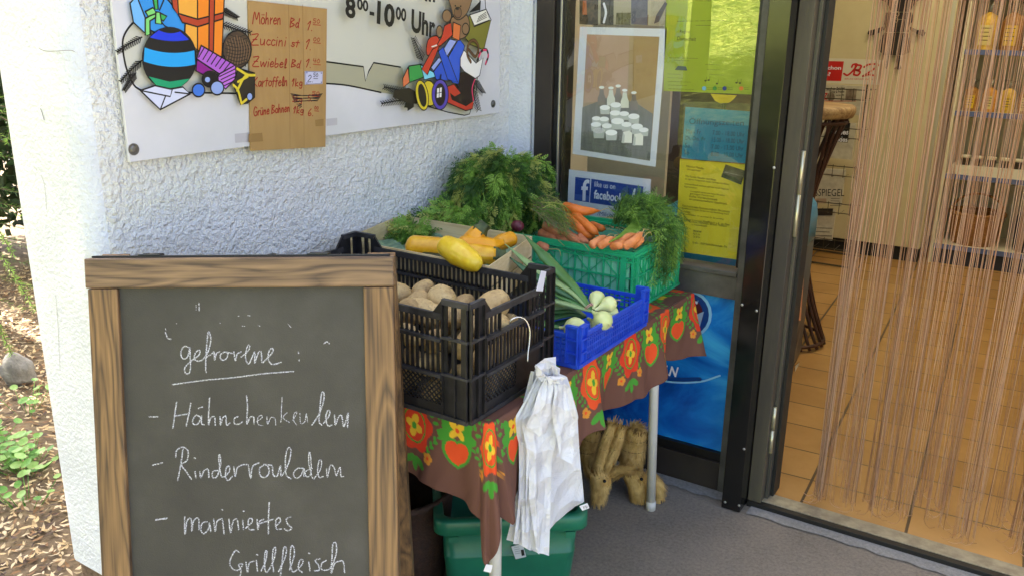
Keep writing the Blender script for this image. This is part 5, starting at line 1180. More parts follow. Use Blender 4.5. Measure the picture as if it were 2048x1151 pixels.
straw('straw animal with two long ears standing up, head lowered to the floor', -.30, [([(1186, 860), (1180, 900), (1192, 950)], (.026, .034, .03), .08), ([(1224, 848), (1208, 895), (1196, 940)], (.0135, .017, .016), -.01), ([(1243, 856), (1230, 895), (1212, 938)], (.0135, .017, .015), .0), ([(1196, 945), (1200, 965), (1197, 1003)], (.03, .027, .018), -.02), ([(1215, 950), (1235, 940), (1248, 938)], (.013, .011, .011), 0)],
      [((1205, 960), (.030, .026, .026), -.02)], [((1209, 961), -.049)], 1)
straw('straw pig with a round snout beside the rear table leg', -.20, [([(1272, 862), (1266, 895), (1262, 935)], (.034, .04, .034), .03), ([(1268, 950), (1276, 970), (1279, 996)], (.034, .030, .016), -.015), ([(1300, 950), (1316, 972), (1318, 992)], (.02, .014, .012), .02), ([(1258, 925), (1245, 938), (1236, 946)], (.014, .012, .011), 0), ([(1262, 860), (1270, 852), (1280, 856), (1276, 866)], (.004, .005, .005, .004), .03)],
      [((1276, 957), (.033, .03, .03), -.015), ((1256, 948), (.010, .008, .016), -.03)], [((1283, 957), -.05)], 2)

# ================================================================== CARDBOARD PRICE SIGN
CP = Plane((.0275, -1.04, 1.36), (0, 1, 0), (0, 0, 1))
card = thing('cardboard_price_sign', 'brown cardboard price list with red handwriting taped over the banner', 'sign', (.025, -1.04, 1.19))
CBD = M('brown cardboard', 'a5824d', .8, 'ac8a55', 9, bmp=.0004, bs=40, scale=(1, 2.5, .5)); q = [CP.px(*p) for p in ((497, 1), (654, 18), (651, 294), (502, 302))]; b = MB()
b.prism([CP.w(x, y, -.0045) for x, y in q], CP.n*.0045); b.build('cardboard', CBD, card, bevel=.0008)
at_ = Art(CP, .0002)
for x, f in ((577, .9), (605, .9)): at_.line([(x, 10), (x+2, 150), (x+3, 296)], .0012, M('cardboard crease', '8a6a3c', .8), False)
at_.build('crease', card)
TAPE = M('glossy parcel tape', 'b3a27e', .15, 'a5956f', 20, spec=.6)
for q in (((497, 268), (524, 266), (526, 283), (497, 285)), ((630, 240), (647, 238), (647, 252), (631, 253))):
    at_ = Art(CP, .0004); at_.poly(list(q), M('brown tape', '97784a', .25)); at_.build('tape', card)
at_ = Art(BW, .0006); at_.poly([(469, 268), (499, 265), (499, 284), (470, 286)], M('clear tape on banner', 'bfbcc0', .2)); at_.build('tape', ban); at_ = Art(BW, .0006); at_.poly([(652, 238), (674, 236), (674, 250), (653, 252)], M('clear tape on banner', 'bfbcc0', .2)); at_.build('tape', ban)
RED = M('red marker ink', '9c2a14', .6); BLKM = M('black marker ink', '1c1718', .6)
# a small stroke alphabet for handwriting: strokes in a box one unit high
HW = {'M': (.95, [[(0,0),(.2,1),(.45,.35),(.7,1),(.85,0)]]), 'o': (.5, [[(.4,.45),(.2,.55),(.05,.3),(.15,.03),(.38,.1),(.42,.35),(.35,.5)]]), 'h': (.55, [[(.12,1),(.06,0)],[(.08,.3),(.3,.55),(.36,0)]]), 'r': (.4, [[(.08,.55),(.06,0)],[(.07,.3),(.3,.55)]]),
 'e': (.48, [[(.05,.3),(.38,.35),(.25,.58),(.05,.3),(.15,.02),(.4,.12)]]), 'n': (.52, [[(.08,.55),(.05,0)],[(.07,.35),(.3,.55),(.36,0)]]), 'B': (.65, [[(.12,1),(.05,0)],[(.12,1),(.5,.85),(.15,.52),(.55,.28),(.05,0)]]), 'd': (.52, [[(.4,.45),(.2,.52),(.05,.2),(.2,.02),(.4,.3)],[(.48,1),(.38,.3),(.42,0)]]),
 'Z': (.75, [[(.05,.95),(.6,1),(.03,.05),(.65,.0)],[(.15,.5),(.5,.52)]]), 'u': (.55, [[(.06,.55),(.1,.05),(.32,.1),(.42,.55)],[(.42,.55),(.4,0)]]), 'c': (.42, [[(.38,.48),(.18,.55),(.05,.25),(.18,.02),(.38,.1)]]), 'i': (.25, [[(.12,.55),(.08,0)],[(.15,.8),(.16,.84)]]), 's': (.42, [[(.36,.5),(.12,.52),(.14,.32),(.33,.2),(.2,0),(.03,.08)]]),
 't': (.4, [[(.22,.9),(.12,0)],[(.02,.58),(.36,.6)]]), 'w': (.72, [[(.05,.55),(.14,0),(.34,.5),(.45,0),(.65,.58)]]), 'b': (.5, [[(.1,1),(.06,.05),(.32,.1),(.36,.4),(.1,.35)]]), 'l': (.3, [[(.1,0),(.25,.7),(.18,1),(.1,.6),(.14,0),(.26,.05)]]), 'K': (.62, [[(.12,1),(.05,0)],[(.5,.95),(.12,.45),(.52,0)]]), 'a': (.5, [[(.38,.5),(.15,.52),(.05,.2),(.18,.02),(.36,.25),(.38,.5),(.4,0)]]),
 'f': (.4, [[(.38,.92),(.22,.95),(.15,.5),(.1,-.1)],[(.02,.52),(.34,.55)]]), 'k': (.48, [[(.1,1),(.06,0)],[(.36,.52),(.08,.25),(.38,0)]]), 'g': (.5, [[(.38,.5),(.15,.52),(.06,.2),(.3,.12),(.38,.5),(.34,-.25),(.08,-.25)]]), 'G': (.68, [[(.55,.85),(.25,1),(.04,.45),(.22,0),(.55,.12),(.52,.45),(.3,.42)]]), '1': (.4, [[(.05,.65),(.28,1),(.14,0)]]), '0': (.5, [[(.25,1),(.05,.5),(.2,.02),(.42,.45),(.25,1)]]),
 '5': (.5, [[(.42,1),(.12,.98),(.1,.6),(.38,.5),(.3,.05),(.04,.05)]]), '4': (.5, [[(.12,1),(.06,.45),(.42,.48)],[(.36,.95),(.3,0)]]), '2': (.5, [[(.06,.8),(.25,1),(.38,.75),(.05,.05),(.42,.02)]]), '6': (.5, [[(.35,1),(.08,.45),(.15,.03),(.38,.15),(.32,.42),(.08,.3)]]), '.': (.2, [[(.06,0),(.08,.03)]]), ' ': (.3, [])}
def hand(ar, txt, bl, br, h, mat, w, tr=None, seed=1, slant=.12):
    """write txt along the base line bl-br (picture points on the plane), h = letter height in metres"""
    rn = random.Random(seed); A, B = (np.array(q) for q in ar.map([bl, br], tr)); tot = sum(HW[c.lower() if c in 'öüä' and 0 else {'ö': 'o', 'ü': 'u', 'ä': 'a'}.get(c, c)][0] for c in txt); L = np.hypot(*(B-A)); d = (B-A)/L; up = np.array([-d[1], d[0]]); x = 0
    for c in txt:
        k = {'ö': 'o', 'ü': 'u', 'ä': 'a'}.get(c, c); wd, ss = HW[k]; ss = [list(s_) for s_ in ss]
        if c != k: ss += [[(.12, .78), (.14, .82)], [(.32, .78), (.34, .82)]]
        for s_ in ss:
            q = [tuple(A+d*((x+px_)/tot*L+slant*py_*h)+up*(py_*h+rn.uniform(-.02, .02)*h)) for px_, py_ in s_]
            ar.rib(crom(q, False, 5) if len(q) > 2 else q, w, mat)
        x += wd
at_ = Art(CP, .0006, .00001); kp = .00080*K1
for txt, a, c, h, s_ in (('Möhren', (1452,138), (1618,142), .026, 1), ('Bd', (1665,158), (1722,162), .022, 2), ('1.', (1762,172), (1800,180), .022, 3), ('Zuccini', (1442,258), (1648,268), .024, 4), ('st', (1672,268), (1722,274), .018, 5), ('1.', (1752,280), (1792,290), .024, 6), ('Zwiebel', (1450,382), (1648,392), .022, 7), ('Bd', (1672,388), (1728,394), .019, 8), ('1.', (1754,385), (1792,392), .020, 9),
   ('Kartoffeln', (1455,500), (1655,494), .022, 10), ('1kg', (1676,498), (1742,496), .018, 11), ('Grüne Bohnen', (1458,668), (1668,642), .020, 12), ('1kg', (1684,652), (1748,652), .016, 13), ('6.', (1768,668), (1804,668), .018, 14), ('5kg', (1680,585), (1740,590), .015, 15), ('5.', (1768,582), (1796,584), .015, 16)):
    hand(at_, txt, a, c, h, RED, .0026, a1, s_)
    if c[0] > 1726: at_.build('handwriting', card); at_ = Art(CP, .0006, .00001)
for txt, a, c, h in (('50', (1798,134), (1842,138), .0105), ('00', (1800,238), (1842,242), .0095), ('40', (1798,362), (1842,366), .0105), ('00', (1806,630), (1832,632), .008), ('50', (1792,545), (1840,548), .008)):
    hand(at_, txt, a, c, h, RED, .0017, a1, 5)
    at_.line([(a[0]+2, a[1]+9), (c[0]+2, c[1]+9)], .0017, RED, False, a1); at_.build('handwriting', card); at_ = Art(CP, .0006, .00001)
for k in range(8): at_.line([(1672+k*3, 540+k*7), (1760, 552+k*5-(k%3)*6), (1855-k*4, 540+k*6)], .0016, BLKM, tr=a1)
at_.line([(1705,600),(1735,602),(1710,612),(1735,612),(1718,625)], .0014, BLKM, tr=a1)
at_.build('handwriting', card)
pt = Art(CP, .0016); b = MB(); q = [CP.px(*a1(*p)) for p in ((1752,410),(1855,412),(1853,484),(1753,488))]; b.prism([CP.w(x, y, .0008) for x, y in q], CP.n*.0007); tgp = b.build('price_tag', M('violet white tag', 'c3c3dd', .5), card)
pt.line([tuple(p) for p in ((1755,413),(1852,415),(1850,481),(1756,485),(1755,413))], .0009, INK, False, a1)
hand(pt, '2.', (1765,472), (1802,474), .0165, BLKM, .0017, a1, 2); hand(pt, '50', (1798,442), (1828,444), .009, BLKM, .0014, a1, 2); pt.line([(1800,453),(1826,454)], .0013, BLKM, False, a1)
for (x, y) in ((1762,420),(1845,422),(1762,478),(1845,474)): pt.ell((x, y), 4, 4, M('violet dot', '7a6fa8', .5), tr=a1, n=8)
pt.build('tag_writing', tgp)
# ================================================================== POSTERS BEHIND THE GLASS
GP = Plane((.5, .0078, 1.1), (1, 0, 0), (0, 0, 1))
c3 = lambda x, y: (1050+.26934*x, .26934*y)
c5 = lambda x, y: (1050+.27806*x, 300+.27806*y)
def poster(name, label, cat, corners, mat, thick=.0004):
    q = [GP.px(*p) for p in corners]; b = MB(); b.prism([GP.w(x, y, -thick) for x, y in q], GP.n*thick)
    o = b.build(name, mat); tag(o, label, cat); return o
def para(ar, pts_l, pts_r, n, mat, w, seed, tr=None, fill=(.6, 1)):
    """small print: rows of short word strokes between a left and a right edge"""
    rn = random.Random(seed)
    for k in range(n):
        t = k/max(1, n-1); a = np.array(pts_l[0])*(1-t)+np.array(pts_l[1])*t; c = np.array(pts_r[0])*(1-t)+np.array(pts_r[1])*t; e = rn.uniform(*fill); x = 0
        while x < e-.03:
            l_ = min(rn.uniform(.03, .11), e-x); ar.line([tuple(a+(c-a)*x), tuple(a+(c-a)*(x+l_))], w, mat, False, tr); x += l_+.022
PW = M('white photo paper', 'dcdfe6', .35)
pf = poster('milk_products_poster', 'white bordered photo poster of milk bottles and yoghurt pots hung behind the glass', 'poster', ((1160, 54), (1334, 58), (1311, 334), (1145, 308)), PW)
ar = Art(GP, .0002, .00006)  # photo inks paled to imitate the reflection washing over the glass
ar.poly([(1174, 69), (1319, 74), (1300, 322), (1161, 300)], M('photo brown wall', 'b39a7e', .35, 'a58e70', 6))
ar.poly([(1174, 69), (1259, 72), (1254, 200), (1168, 206)], M('photo salmon wall', 'c0a088', .35, 'b5957a', 6)); ar.poly([(1259, 72), (1319, 74), (1307, 232), (1275, 205), (1256, 200)], M('photo ochre wall', 'a98e60', .35, 'b3986a', 8))
ar.poly([(1165, 215), (1215, 196), (1270, 205), (1306, 228), (1300, 322), (1161, 300)], M('photo wooden table', '86867f', .35, '74756c', 14, scale=(6, 1, 1)))
for k in range(5): ar.line([(1163, 250+k*12), (1230, 258+k*12), (1301, 268+k*12)], .0010, M('photo board gap', '6c6c66', .4))
BW2, PWH, SHD = M('photo milk', 'dfe0d2', .35), M('photo white pots', 'eef0ec', .35), M('photo pot side', 'b9beb4', .35); DBT = M('photo paled bottle', '8a8178', .35)
for (x, y, m_) in ((570, 650, DBT), (810, 690, DBT), (693, 640, DBT), (640, 655, BW2), (742, 672, BW2)):
    ar.poly([(x-14, y+15), (x+14, y+15), (x+18, y+50), (x+30, y+80), (x+30, y+130), (x-30, y+130), (x-30, y+80), (x-18, y+50)], m_, tr=c3); ar.ell((x, y), 20, 11, PWH, tr=c3)
for (x, y, s_) in ((595, 800, 38), (675, 780, 40), (672, 840, 40), (738, 845, 36), (810, 865, 42), (532, 880, 32), (590, 885, 36), (530, 925, 38), (612, 935, 38), (690, 900, 48), (757, 925, 38), (835, 940, 44), (885, 965, 36), (553, 970, 44), (645, 985, 44)):
    ar.poly([(x-s_, y), (x+s_, y), (x+s_*.85, y+s_*1.3), (x-s_*.85, y+s_*1.3)], SHD, tr=c3); ar.ell((x, y), s_, s_*.5, PWH, .0004, SHD, c3)
for (x, y) in ((760, 1010), (842, 1028)): ar.poly([(x-40, y+50), (x-28, y-30), (x+20, y-40), (x+40, y-20), (x+38, y+52)], BW2, tr=c3); ar.poly([(x-40, y+50), (x-28, y-30), (x-15, y-5), (x-20, y+55)], SHD, tr=c3)
ar.build('printed_photo', pf)
fbp = poster('social_media_sign', 'white sign with a blue like us banner and thumbs up behind the glass', 'sign', ((1138, 339), (1302, 359), (1297, 436), (1134, 432)), PW)
ar = Art(GP, .0002, .00006); FBL = M('print deep blue', '2f4a9a', .35); FB2 = M('print mid blue', '4a68b0', .35); WH = M('print white', 'e6e8f0', .35)
ar.poly([(362, 195), (470, 208), (462, 378), (355, 362)], FBL, tr=c5); ar.poly([(360, 318), (465, 330), (462, 372), (357, 356)], FB2, tr=c5)
ar.poly([(478, 208), (852, 264), (836, 434), (466, 380)], FBL, tr=c5); ar.poly([(712, 335), (760, 345), (835, 420), (832, 432), (716, 400)], FB2, tr=c5)
ar.text('f', (402, 366), (458, 368), (408, 212), WH, .02, c5); ar.text('like us on', (500, 264), (648, 284), (503, 226), WH, .0, c5); ar.text('facebook', (494, 350), (704, 380), (500, 286), WH, .03, c5)
ar.poly([(754, 345), (768, 335), (785, 282), (796, 285), (790, 338), (824, 344), (820, 365), (815, 405), (800, 408), (750, 402)], WH, True, tr=c5, n=4)
ar.text('/MilchhofMendler', (520, 470), (840, 512), (522, 440), M('print grey blue', '5f6e9a', .4), 0, c5); ar.build('print', fbp)
YG = M('yellow green poster paper', 'b9c93a', .4, trans=.35); ygp = poster('concert_poster', 'tall yellow green event poster with small musical notes behind the glass', 'poster', ((1334, -90), (1534, -90), (1515, 190), (1327, 182)), YG)
ar = Art(GP, .0002, .00005); DI = M('print dark ink', '55591c', .5); OLV = M('print olive ink', '7a8428', .5)
ar.text('15 August 2015', (1190, 12), (1650, 12), (1190, -30), OLV, 0, c3); ar.text('Regine', (1148, 252), (1222, 256), (1152, 222), DI, 0, c3); ar.text('Domscheit', (1130, 300), (1268, 306), (1134, 272), DI, 0, c3)
para(ar, ((1130, 160), (1270, 190)), ((1690, 150), (1500, 190)), 2, OLV, .0016, 1, c3); para(ar, ((1070, 430), (1110, 450)), ((1300, 436), (1290, 456)), 2, OLV, .0014, 2, c3); para(ar, ((1340, 480), (1370, 555)), ((1500, 484), (1490, 560)), 3, OLV, .0014, 3, c3); para(ar, ((1060, 550), (1070, 660)), ((1200, 556), (1300, 668)), 5, OLV, .0013, 4, c3)
ar.poly([(1118, 520), (1140, 490), (1200, 495), (1210, 525)], M('print piano', '4f5a52', .5), tr=c3)
for (x, y) in ((1345, 600), (1368, 596), (1430, 622), (1575, 615), (1600, 618)): ar.ell((x, y), 9, 7, DI, tr=c3, n=10); ar.line([(x+8, y), (x+10, y-30)], .0009, DI, False, c3)
for (x, c) in ((1335, '6a9fb0'), (1415, '3f7a2c'), (1488, '2c3a6e'), (1612, 'd07a2a')): ar.ell((x, 657), 16, 16, M('print logo '+c, c, .5), tr=c3, n=12); para(ar, ((x+22, 652), (x+22, 664)), ((x+75, 654), (x+75, 666)), 2, DI, .0011, x, c3)
ar.build('print', ygp)
CY = M('blue sheet', '2b9dc0', .35, trans=.2); bs_ = poster('opening_hours_sheet', 'bright blue opening hours sheet in a clear sleeve behind the glass', 'sign', ((1371, 214), (1509, 224), (1500, 328), (1363, 317)), CY)
ar = Art(GP, .0002, .00005); NV_ = M('print navy', '1f5a72', .5)
ar.text('Öffnungszeiten', (1378, 252), (1487, 256), (1379, 234), NV_, 0)
for k, (a, c) in enumerate((('Mo - Fr', '7.00 - 18.00 Uhr'), ('Di, Do, Fr,', '15.00 - 18.00 Uhr'), ('Sa', '7.00 - 13.00 Uhr'), ('So', '8.00 - 10.00 Uhr'))):
    y = 267+k*14; w_ = (30, 42, 10, 10)[k]; x0 = 1372-k*1.2
    ar.text(a, (x0, y), (x0+w_, y+w_*.07), (x0+.5, y-9), NV_, 0); ar.text(c, (1425-k, y+3), (1489-k, y+7), (1425.5-k, y-6), NV_, 0)
ar.build('print', bs_)
b = MB(); q = [GP.px(*p) for p in ((1368, 203), (1512, 208), (1503, 332), (1361, 321))]; b.prism([GP.w(x, y, .0007) for x, y in q], GP.n*.0003); b.build('clear_sleeve', glass_mat('clear sleeve', .02, .12), bs_)
YE = M('yellow sheet', 'd9cb34', .5, trans=.2); ys = poster('cattle_notice', 'bright yellow notice with small black text and a tilted dark photo behind the glass', 'sign', ((1360, 318), (1500, 330), (1478, 520), (1351, 502)), YE)
ar = Art(GP, .0002, .00005); TI = M('print text ink', '3c3a14', .5)
ar.poly([(1443, 104), (1588, 152), (1555, 252), (1410, 195)], M('photo dark field', '3a3a22', .4, '6b6a4a', 22), tr=c5); ar.line([(1440, 160), (1570, 190)], .003, M('photo pale beasts', '8f8d72', .4, '5a5a44', 60), False, c5)
def tl(t, x, y, w_, h=22, sl=.13): ar.text(t, c5(x, y), c5(x+w_, y+w_*sl), c5(x+2, y-h), TI, 0)
for t, x, y, w_ in (('Milchhof Mendler', 1160, 125, 130), ('Limousinrinder', 1165, 145, 100), ('Wir Familie Mendler sind Ihnen', 1152, 195, 220), ('ein eigenes Fachgeschäft bester Limousin Rindfleisch', 1150, 216, 320), ('Limousinfleisch zeichnet sich aus durch folgende', 1148, 252, 318), ('Eigenschaften:', 1146, 272, 90), ('vorzüglich zarte und feine Struktur', 1188, 304, 250), ('geringer Fettanteil', 1186, 322, 170), ('hohe Verdaulichkeit', 1184, 340, 200), ('ein unverwechselbarer Geschmack', 1182, 360, 270), ('Fleisch ist in vielen Portionen erhältlich. Die Limousin', 1132, 408, 340), ('Rindfleisch können Sie bei uns auf Bestellung frisch', 1130, 428, 335), ('erhalten.', 1130, 448, 60), ('Verpackt haben wir es immer für Sie vorrätig', 1128, 468, 300), ('Unser Limousin Rindfleisch z.B. als Filet', 1150, 505, 320), ('Roulade, Hüftsteak, Braten, Gulasch', 1180, 522, 270), ('u. Suppenfleisch', 1200, 544, 110), ('www', 1210, 590, 60), ('Mo 15 Uhr', 1210, 610, 50), ('Do 18 Uhr', 1210, 630, 50), ('Straße - 13109 Berlin-Blankenfelde - Tel.', 1205, 672, 250)): tl(t, x, y, w_, 15)
ar.build('print', ys)
stp = poster('photo_strip', 'strip of small product photos at the top left of the shop window', 'photo', ((1158, -60), (1336, -60), (1331, 52), (1158, 48)), M('photo strip paper', 'b3aa90', .4))
ar = Art(GP, .0002, .00006)
for (x0, x1, y0, c, c2) in ((1160, 1197, -40, '6b5a40', '2f2a22'), (1202, 1228, -40, '5f5c55', '2a2826'), (1233, 1262, 26, '7f7a50', '55523a'), (1268, 1297, 30, '8a6a34', '6a5230'), (1263, 1296, -40, '6a6a78', '55566a'), (1302, 1330, 0, '9c927c', 'b0a68e')): ar.poly([(x0, y0), (x1, y0), (x1-1, 51), (x0-1, 49)], M('photo '+c, c, .35, c2, 60))
ar.poly([(1166, 2), (1173, 2), (1174, 30), (1165, 30)], M('photo orange', 'b5652c', .4)); ar.poly([(1313, 30), (1330, 4), (1335, 8), (1318, 44), (1308, 48)], M('photo purple grey', '4a434e', .4)); ar.line([(1208, 8), (1212, 25), (1208, 45)], .008, WH); ar.line([(1222, -10), (1218, 30)], .003, INK, False)
ar.build('print', stp)
yc = poster('yellow_card', 'small yellow rounded card hanging just above the blue opening hours sheet', 'card', ((1421, 188), (1474, 191), (1466, 200), (1458, 206), (1440, 207), (1430, 202)), M('yellow card', 'c9b020', .5), .0006)

# advertising panel on the lower window field
LP = Plane((.53, .0083, .4), (1, 0, 0), (0, 0, 1)); lq = [(1100, 560), (1472, 600), (1441, 903), (1100, 820)]
def sea():
    mt, n, b, o = nodes('printed blue water'); v = coord(n, 'Object', (1, 1, 1.6))
    a = tex_noise(n, 3.4, 6, .6, v, .7); b.inputs['Roughness'].default_value = .25
    sx = n.nodes.new('ShaderNodeSeparateXYZ'); c = n.nodes.new('ShaderNodeTexCoord'); n.links.new(c.outputs['Object'], sx.inputs[0])
    ad = n.nodes.new('ShaderNodeMath'); ad.operation = 'MULTIPLY_ADD'; ad.inputs[1].default_value = .5; n.links.new(sx.outputs[0], ad.inputs[0]); n.links.new(a, ad.inputs[2])
    sb = n.nodes.new('ShaderNodeMath'); sb.operation = 'SUBTRACT'; sb.inputs[1].default_value = .36; n.links.new(ad.outputs[0], sb.inputs[0])
    n.links.new(ramp(n, sb.outputs[0], [(.22, lin('072a6a')), (.38, lin('0c58b4')), (.52, lin('1a7fd8')), (.68, lin('45b4f0'))]), b.inputs['Base Color']); return mt
b = MB(); b.box((.2055, .0085, .139), (.8565, .0115, .676)); ap = tag(b.build('advertising_panel', sea()), 'blue water picture panel with white slogan in the lower field of the shop window', 'advertising panel')
ar = Art(LP, .0003, .00008); LB = M('print pale cyan', '8fc8ee', .3); NB = M('print dark blue', '0c3f86', .3); MR = M('print maroon', '5a1a2a', .3)
def arc(c, r_, a0, a1_, n=14): return [(c[0]+r_*math.cos(a0+(a1_-a0)*k/n), c[1]+r_*1.2*math.sin(a0+(a1_-a0)*k/n)) for k in range(n+1)]
ar.ell((1382, 628), 42, 46, LB); ar.ell((1381, 628), 37, 41, NB); ar.ell((1375, 628), 31, 35, MR); ar.poly([(1362, 640), (1408, 622), (1400, 652), (1375, 662)], M('print silver', '9fb4cc', .3))
ar.text('r', (1385, 618), (1395, 620), (1386, 600), WH, .02); ar.text('r', (1395, 604), (1398, 604), (1395, 600), LB, 0)
ar.line([(1230, 730), (1290, 752), (1345, 763), (1400, 762), (1440, 750)], .006, LB); ar.line([(1235, 722), (1290, 746), (1345, 757), (1400, 757)], .014, NB)
ar.text('EIN LÄCHELN', (1226, 731), (1352, 753), (1232, 708), WH, .025)
ar.build('print', ap)

# ================================================================== SHOP INTERIOR
CABM = M('cream cabinet', 'd3c8a0', .5, 'c9bd94', 4)
cab = thing('tall_cabinet', 'tall plain cream cabinet with a dark plinth inside the shop', 'cabinet', (.4, 4, 0))
b = MB(); b.box((-.12, 3.62, .1), (.93, 4.9, 2.4)); b.build('cabinet_body', CABM, cab, bevel=.004); b = MB(); b.box((-.1, 3.66, 0), (.92, 4.88, .099)); b.build('base', M('dark base', '1d1a16', .6), cab)
b = MB(); b.box((.905, 3.612, .1), (.925, 3.619, 2.4)); b.build('edge_strip', M('steel edge strip', 'c9c4b0', .3, metal=.4), cab)
FIGP = Plane((.6, 3.612, 1.4), (1, 0, 0), (0, 0, 1)); FIG = M('black wooden figure', '120e0b', .6, '2b2018', 30)
fig = thing('hanging_figure', 'black jointed wooden figure with stubby arms hanging on the cream cabinet', 'figure', (.6, 3.6, 1.27))
z4 = lambda x, y: (1550+.26934*x, .26934*y)
def fpart(name, pts, d=.02, mt=None, off=0): 
    b = MB(); b.prism([FIGP.w(*FIGP.px(*z4(*q)), off) for q in pts], FIGP.n*d); b.build(name, mt or FIG, fig, bevel=.003)
fpart('head', [(840, -70), (1030, -70), (1045, 20), (1000, 90), (870, 90), (830, 20)]); fpart('torso', [(830, 95), (1020, 95), (1030, 160), (1000, 180), (985, 215), (1000, 240), (830, 240), (820, 200), (815, 170)])
fpart('body', [(815, 245), (985, 245), (1005, 300), (1005, 390), (950, 412), (815, 412), (775, 380), (785, 300)]); fpart('arm', [(700, 230), (735, 222), (808, 198), (815, 222), (750, 258), (705, 268), (692, 250)]); fpart('arm', [(1000, 198), (1060, 225), (1105, 222), (1118, 245), (1105, 272), (1075, 262), (1010, 228)])
fpart('leg', [(835, 414), (850, 414), (842, 490), (828, 515), (820, 505)], .012); fpart('leg', [(905, 414), (930, 414), (930, 490), (944, 508), (925, 518), (880, 516), (905, 495)], .012)
fpart('arm', [(780, -30), (838, 5), (838, 25), (770, -5)], .012, M('brown wood', '5a3a22', .6)); fpart('arm', [(1035, -5), (1100, -30), (1105, -5), (1035, 20)], .012, M('brown wood', '5a3a22', .6))
b = MB()
for (x, y) in ((905, 20), (915, 105), (905, 150)): b.tube([FIGP.w(*FIGP.px(*z4(x+12*math.cos(a), y+18*math.sin(a))), .022) for a in np.linspace(0, 6.28, 12)], .002, 5)
b.tube([FIGP.w(*FIGP.px(*z4(860, 140)), .022), FIGP.w(*FIGP.px(*z4(980, 150)), .022)], .0015, 5); b.build('painted_marks', M('pale paint marks', 'a89878', .6), fig)
# newspaper rack
rk = thing('newspaper_rack', 'wire newspaper rack with a red and white header sign inside the shop', 'rack', (.42, 3.35, 0)); WIRE = M('dark wire', '4a4436', .4, metal=.7)
RPL = Plane((.4, 3.3, .8), (1, 0, 0), (0, 0, 1)); rx0, rx1 = .13, .58
b = MB(); 
for x in (rx0, rx1-.06): b.tube([(x, 3.42, .02), (x, 3.38, .6), (x, 3.34, 1.3)], .007, 6)
for k in range(5):
    z = .12+.24*k; y = 3.20
    for zz in (z, z+.06): b.tube([(rx0, 3.38, zz), (rx0, y, zz), (rx1-.04, y, zz), (rx1-.04, 3.38, zz)], .003, 5, smooth=False)
    for t in range(7): x = rx0+(rx1-.04-rx0)*t/6; b.tube([(x, 3.37, z-.01), (x, y, z-.01), (x, y, z+.07)], .002, 4, smooth=False)
    b.tube([(rx1-.04, y, z+.06), (rx1+.03, y-.03, z+.07)], .0025, 4)
b.tube([(rx0-.03, 3.2, .012), (rx1, 3.2, .012), (rx1, 3.55, .012), (rx0-.03, 3.55, .012), (rx0-.03, 3.2, .012)], .006, 5, smooth=False); b.build('wire_frame', WIRE, rk)
PAP = M('newsprint', 'c9c3ad', .8, 'b7b09a', 30)
def news(label, z0, z1, y, x1, fn=None, x0=.12):
    b = MB(); b.box((x0, y, z0), (x1, y+.02, z1)); o = tag(b.build('newspaper', PAP), label, 'newspaper', 'newspapers in the wire rack')
    pp = Plane((x0, y, z0), (1, 0, 0), (0, 0, 1)); a_ = Art(pp, .0006, .0002)
    if fn: fn(a_)
    a_.build('print', o)
def BZt(a): 
    r_ = M('print news red', 'b8231c', .5); a.text('BZ', z4(330, 740), z4(388, 742), z4(336, 690), r_, .03); a.text('Er setzt ein Zeichen', z4(360, 675), z4(520, 668), z4(360, 652), INK, .02); a.text('Twitter & Protest', z4(400, 695), z4(515, 690), z4(402, 676), INK, .02); a.text('gegen die', z4(450, 720), z4(515, 716), z4(450, 702), INK, .02)
    a.poly([z4(528, 660), z4(608, 660), z4(600, 745), z4(522, 745)], M('print portrait', '9a8c76', .5, '6a5a4a', 40)); a.ell(z4(415, 720), 8, 9, M('print portrait', '9a8c76', .5)); a.line([z4(345, 752), z4(600, 752)], .004, M('print news red', 'b8231c', .5), False)
news('tabloid newspaper with red lettering in the top pocket of the rack', .98, 1.16, 3.27, .52, BZt)
news('newspaper with large white headline on black below the round wooden table top', .70, .93, 3.26, .50, lambda a: (a.poly([z4(400, 900), z4(560, 915), z4(540, 1060), z4(380, 1050)], INK), a.text('stilles', z4(420, 1000), z4(548, 1002), z4(425, 960), WH, .03), a.text('Landes', z4(410, 1052), z4(538, 1056), z4(415, 1015), WH, .03)))
z6 = lambda x, y: (1550+.27806*x, 300+.27806*y)
news('broadsheet newspaper with large black serif title in the middle pocket', .40, .63, 3.26, .47, lambda a: (a.text('TAGESSPIEGEL', z6(150, 330), z6(498, 334), z6(152, 280), INK, .0), a.poly([z6(290, 350), z6(370, 350), z6(370, 385), z6(288, 383)], M('print pinkish', 'a88f78', .5)), para(a, (z6(405, 350), z6(400, 400)), (z6(495, 352), z6(490, 402)), 4, M('print grey text', '6a665a', .5), .004, 3), a.poly([z6(270, 420), z6(420, 420), z6(415, 470), z6(268, 470)], M('print dark photo', '2c2620', .5))))
news('pale newspaper in the lowest pocket of the rack', .16, .36, 3.26, .44, lambda a: para(a, (z6(280, 560), z6(275, 640)), (z6(460, 566), z6(450, 646)), 4, M('print grey text', '6a665a', .5), .005, 7))
b = MB(); hs = Plane((.4, 3.28, 1.25), (1, 0, 0), (0, 0, 1)); q = [hs.px(*z4(*p)) for p in ((150, 425), (800, 448), (770, 632), (150, 610))]; b.prism([hs.w(x, y, -.01) for x, y in q], hs.n*.01); hd = b.build('header_sign', M('white header sign', 'd8d3bf', .4), rk, bevel=.002)
a_ = Art(hs, .0005, .0002); HR = M('header red', 'c8201a', .4); a_.poly([z4(200, 450), z4(512, 458), z4(490, 604), z4(200, 596)], HR); a_.text('schon', z4(368, 518), z4(490, 520), z4(372, 490), WH, .03); a_.text('n?', z4(362, 565), z4(412, 566), z4(365, 536), WH, .03)
